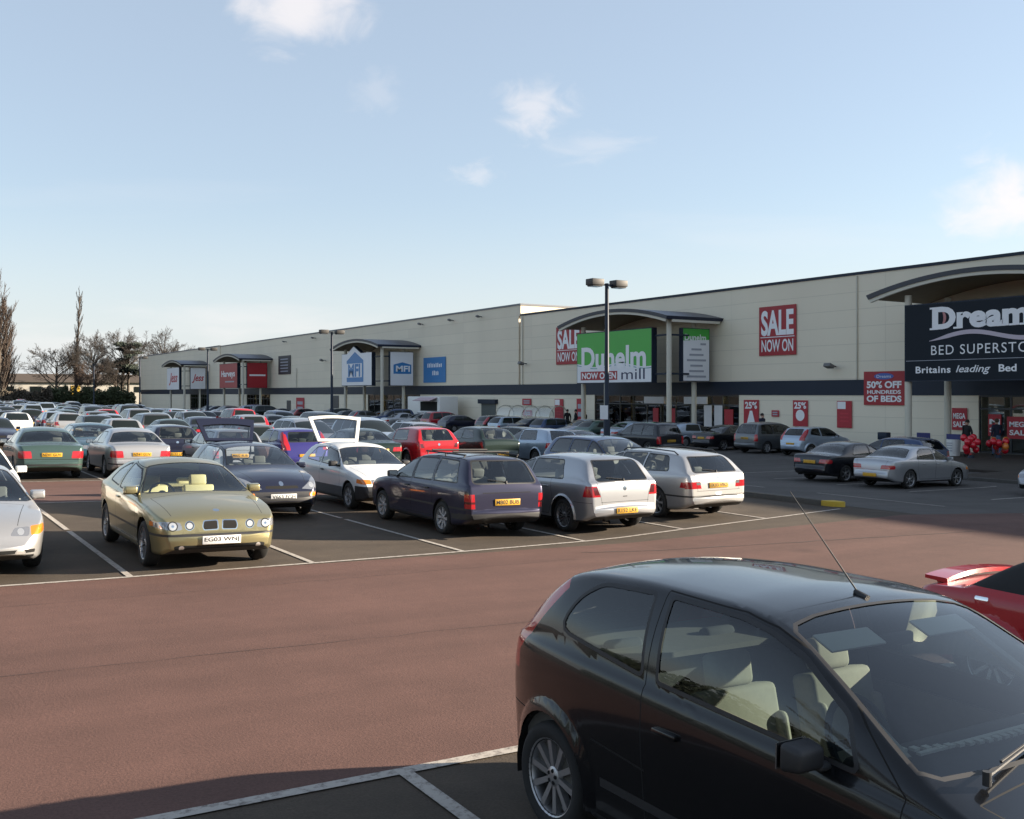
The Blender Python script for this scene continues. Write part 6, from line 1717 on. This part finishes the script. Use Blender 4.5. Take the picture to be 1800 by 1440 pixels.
car('family_hatch', 'silver blue small hatchback right of the black green hatchback', 'car', P_LBLUE, 21.45, 32.3, 90, 1)
car('dark_saloon', 'taupe saloon facing the camera below the tall lamp post', 'saloon', P_BROWN, 27.3, 37.3, -90, 1)
car('off_roader', 'dark off-roader in front of the lit shop windows', 'off-roader', P_BLACK2, 33.0, 39.6, 90, 1)
car('dark_saloon', 'black car nose to the shops beside the dark off-roader', 'saloon', P_BLACK2, 40.5, 41.0, 0, 1)
car('people_carrier', 'grey people carrier nose to the shops by the tall red poster', 'people carrier', P_GREY, 40.5, 37.8, 0, 1)
car('small_hatch', 'light blue hatchback nose to the shops, nearest in that row', 'car', P_LBLUE, 40.5, 34.85, 0, 1)
car('family_hatch', 'dark navy hatchback behind the silver saloon roof', 'car', P_NAVY, 8.6, 37.4, 90, 1)
car('family_hatch', 'teal blue car between the green saloon and the silver saloon, one row back', 'car', paint('teal', (.035, .10, .13), .5), 6.2, 37.4, -90, 1)

# ------------------------------------------------------------------ the packed rows behind: one mesh per kind, copied
KINDS = {'hatchback': 'family_hatch', 'small hatchback': 'older_hatch', 'saloon': 'saloon', 'estate': 'family_estate', 'people carrier': 'people_carrier', 'supermini': 'small_hatch', 'large saloon': 'dark_saloon', 'off-roader': 'off_roader'}
PAL = {'silver': P_SILVER, 'pale silver': P_SILVER2, 'white': P_WHITE, 'navy': P_NAVY, 'blue': P_BLUE, 'red': P_RED, 'dark green': P_DGREEN, 'green': P_GREEN, 'grey': P_GREY, 'black': P_BLACK2, 'light blue': P_LBLUE, 'maroon': paint('maroon', (.10, .012, .018), .3)}
WT = ['silver'] * 6 + ['pale silver'] * 2 + ['white'] * 1 + ['navy'] * 6 + ['blue'] * 5 + ['red'] * 2 + ['dark green'] * 4 + ['green'] * 2 + ['grey'] * 5 + ['black'] * 5 + ['light blue'] * 3 + ['maroon'] * 2
SLOTP = paint('stock', (.3, .3, .3))
protos = {}
for kname, sp in KINDS.items():
    o = build_car(SP[sp], 'parked_car', None, 'car', SLOTP, 0, None)
    C.objects.unlink(o); protos[kname] = o
ORD = ['first', 'second', 'third', 'fourth', 'fifth', 'sixth', 'seventh', 'eighth', 'ninth', 'tenth', 'eleventh', 'twelfth', 'thirteenth', 'fourteenth', 'fifteenth', 'sixteenth', 'seventeenth', 'eighteenth', 'nineteenth', 'twentieth']
rnd = random.Random(21)
used = set()
def far_car(x, y, hd, where):
    for _ in range(60):
        kname = rnd.choice(['hatchback', 'hatchback', 'small hatchback', 'saloon', 'saloon', 'estate', 'people carrier', 'supermini', 'large saloon', 'off-roader']); cname = rnd.choice(WT)
        lab = '%s %s in %s' % (cname, kname, where)
        if lab not in used: break
    else: return
    used.add(lab)
    o = protos[kname].copy(); link(o)
    for s in o.material_slots:
        if s.material == SLOTP: s.link = 'OBJECT'; s.material = PAL[cname]
    tag(o, lab, 'car', 'cars in the packed rows behind')
    set_car(o, x + rnd.uniform(-.12, .12), y + rnd.uniform(-.25, .25), hd + rnd.uniform(-1.2, 1.2))
row = 0
for k in range(0, 10):
    y0 = 29.75 + 16.1 * k
    for j, yc in enumerate((2.5, 7.5)):
        y = y0 + yc
        if k == 0 and j == 0: continue
        row += 1
        x = 1.4
        while x < (25.5 if k else 24.6):
            if x > .094 * (.534 * x + .8455 * y) - 1.6 and rnd.random() < .91 and not (k == 0 and x < 9.4):
                far_car(x, y, 90 if (j == 0) != (rnd.random() < .25) else -90, 'the %s row beyond the second aisle' % ORD[row])
            x += 2.55
y = 44.2; i = 0
while y < 150:
    if rnd.random() < .8: far_car(40.6, y, 0 if rnd.random() < .8 else 180, 'the shop front row, %s past the off-roader' % (ORD[i % 20] if i < 20 else 'twenty and ' + ORD[i - 20]))
    y += 2.75; i += 1
# ------------------------------------------------------------------ sky, sun, camera
SUN_EL, SUN_AZ = 16.4, 112.0            # azimuth clockwise from +Y
w = bpy.data.worlds.new('World'); scene.world = w; w.use_nodes = True
nt = w.node_tree; bg = nt.nodes['Background']
sk = nt.nodes.new('ShaderNodeTexSky'); sk.sky_type = 'NISHITA'; sk.sun_disc = False
sk.sun_elevation = rad(SUN_EL); sk.sun_rotation = rad(SUN_AZ); sk.air_density = 1.0; sk.dust_density = 0.6; sk.ozone_density = 1.6; sk.altitude = 0
SKY_K = .05
bg.inputs['Strength'].default_value = SKY_K
tc = nt.nodes.new('ShaderNodeTexCoord')
def cloud(u, v, size, stretch, amount, seed, thr=.45):
    """a real direction in the sky, soft edged, broken up by noise"""
    t, s = (u - 900) / 1750, (692 - v) / 1750
    d = Vector((.534 + .8455 * t, .8455 - .534 * t, s)).normalized()
    right = Vector((.8455, -.534, 0)); upv = right.cross(d).normalized()
    def dot(vec, k):
        n = nt.nodes.new('ShaderNodeVectorMath'); n.operation = 'DOT_PRODUCT'; n.inputs[1].default_value = vec
        nt.links.new(tc.outputs['Generated'], n.inputs[0])
        m = nt.nodes.new('ShaderNodeMath'); m.operation = 'MULTIPLY'; m.inputs[1].default_value = k; nt.links.new(n.outputs['Value'], m.inputs[0]); return m.outputs[0]
    off_r = nt.nodes.new('ShaderNodeMath'); off_r.operation = 'SUBTRACT'; nt.links.new(dot(right, 1 / (size * stretch)), off_r.inputs[0]); off_r.inputs[1].default_value = d.dot(right) / (size * stretch)
    off_u = nt.nodes.new('ShaderNodeMath'); off_u.operation = 'SUBTRACT'; nt.links.new(dot(upv, 1 / size), off_u.inputs[0]); off_u.inputs[1].default_value = 0
    cx = nt.nodes.new('ShaderNodeCombineXYZ'); nt.links.new(off_r.outputs[0], cx.inputs[0]); nt.links.new(off_u.outputs[0], cx.inputs[1]); cx.inputs[2].default_value = seed
    ln = nt.nodes.new('ShaderNodeVectorMath'); ln.operation = 'LENGTH'
    flat = nt.nodes.new('ShaderNodeCombineXYZ'); nt.links.new(off_r.outputs[0], flat.inputs[0]); nt.links.new(off_u.outputs[0], flat.inputs[1])
    nt.links.new(flat.outputs[0], ln.inputs[0])
    no = nt.nodes.new('ShaderNodeTexNoise'); no.inputs['Scale'].default_value = 1.3; no.inputs['Detail'].default_value = 7; no.inputs['Roughness'].default_value = .55; no.inputs['Distortion'].default_value = .5
    nt.links.new(cx.outputs[0], no.inputs['Vector'])
    a = nt.nodes.new('ShaderNodeMath'); a.operation = 'MULTIPLY_ADD'; a.inputs[1].default_value = 1.9; nt.links.new(no.outputs['Fac'], a.inputs[0]); a.inputs[2].default_value = -.55
    sb = nt.nodes.new('ShaderNodeMath'); sb.operation = 'SUBTRACT'; nt.links.new(a.outputs[0], sb.inputs[0]); nt.links.new(ln.outputs['Value'], sb.inputs[1])
    mr = nt.nodes.new('ShaderNodeMapRange'); mr.interpolation_type = 'SMOOTHSTEP'; mr.inputs['From Min'].default_value = -thr; mr.inputs['From Max'].default_value = .38; mr.inputs['To Max'].default_value = amount
    nt.links.new(sb.outputs[0], mr.inputs['Value'])
    fw = dot(d, 1.0); gt = nt.nodes.new('ShaderNodeMath'); gt.operation = 'GREATER_THAN'; gt.inputs[1].default_value = 0; nt.links.new(fw, gt.inputs[0])
    mu = nt.nodes.new('ShaderNodeMath'); mu.operation = 'MULTIPLY'; nt.links.new(mr.outputs[0], mu.inputs[0]); nt.links.new(gt.outputs[0], mu.inputs[1])
    return mu.outputs[0]
CLOUDS = [(525, 5, .052, 1.5, .72, 1.7, .5), (945, 190, .036, 1.5, .48, 5.2, .5), (1040, 255, .022, 3.2, .22, 8.1, .5), (830, 305, .018, 1.7, .30, 9.3, .5), (1785, 340, .050, 1.35, .85, 12.4, .5), (660, 160, .03, 1.2, .16, 15.1, .5), (420, 560, .028, 5.5, .30, 18.8, .5), (250, 340, .020, 9, .06, 21.0, .6), (1300, 420, .03, 8, .10, 25.0, .6), (120, 600, .022, 5, .25, 29.0, .5)]
acc = None
for c in CLOUDS:
    s = cloud(*c)
    if acc is None: acc = s
    else:
        m = nt.nodes.new('ShaderNodeMath'); m.operation = 'MAXIMUM'; nt.links.new(acc, m.inputs[0]); nt.links.new(s, m.inputs[1]); acc = m.outputs[0]
# thin high veil that brightens the whole winter sky
veil = nt.nodes.new('ShaderNodeMix'); veil.data_type = 'RGBA'; sz = nt.nodes.new('ShaderNodeSeparateXYZ'); nt.links.new(tc.outputs['Generated'], sz.inputs[0])
vm = nt.nodes.new('ShaderNodeMapRange'); vm.interpolation_type = 'SMOOTHSTEP'; vm.inputs['From Min'].default_value = .34; vm.inputs['From Max'].default_value = .8; vm.inputs['To Min'].default_value = .30; vm.inputs['To Max'].default_value = .20
nt.links.new(sz.outputs['Z'], vm.inputs['Value']); nt.links.new(vm.outputs['Result'], veil.inputs['Factor'])
nt.links.new(sk.outputs['Color'], veil.inputs['A']); veil.inputs['B'].default_value = (6.6, 7.4, 8.4, 1)
mx = nt.nodes.new('ShaderNodeMix'); mx.data_type = 'RGBA'
hz = nt.nodes.new('ShaderNodeMix'); hz.data_type = 'RGBA'; hz.inputs['B'].default_value = (4.95, 5.15, 5.35, 1)
hm = nt.nodes.new('ShaderNodeMapRange'); hm.interpolation_type = 'SMOOTHSTEP'; hm.inputs['From Min'].default_value = -.02; hm.inputs['From Max'].default_value = .20; hm.inputs['To Min'].default_value = .85; hm.inputs['To Max'].default_value = 0
nt.links.new(sz.outputs['Z'], hm.inputs['Value']); nt.links.new(hm.outputs['Result'], hz.inputs['Factor']); nt.links.new(veil.outputs['Result'], hz.inputs['A'])
nt.links.new(acc, mx.inputs['Factor']); nt.links.new(hz.outputs['Result'], mx.inputs['A']); mx.inputs['B'].default_value = (6.6, 6.2, 6.1, 1)
nt.links.new(mx.outputs['Result'], bg.inputs['Color'])
l = bpy.data.lights.new('sun', 'SUN'); l.energy = 5.0; l.angle = rad(.55); l.color = (1.0, .86, .68)
so = bpy.data.objects.new('sun', l); C.objects.link(so)
ce = math.cos(rad(SUN_EL))
so.rotation_euler = Vector((math.sin(rad(SUN_AZ)) * ce, math.cos(rad(SUN_AZ)) * ce, math.sin(rad(SUN_EL)))).to_track_quat('Z', 'Y').to_euler()
so.location = (60, -20, 40)
cam = bpy.data.cameras.new('camera'); co = bpy.data.objects.new('camera', cam); C.objects.link(co); scene.camera = co
cam.sensor_width = 36; cam.sensor_fit = 'HORIZONTAL'; cam.lens = 35.0; cam.shift_y = -28 / 1800; cam.clip_start = .1; cam.clip_end = 6000
co.location = (0, 0, CAMZ); co.rotation_euler = (rad(90), 0, -math.atan2(.534, .8455))
vs_ = scene.view_settings
vs_.view_transform = 'Standard'; vs_.look = 'None'; vs_.gamma = 1; vs_.use_curve_mapping = False; vs_.exposure = 1.7
scene.cycles.max_bounces = 8; scene.cycles.transparent_max_bounces = 16; scene.cycles.caustics_reflective = False; scene.cycles.caustics_refractive = False
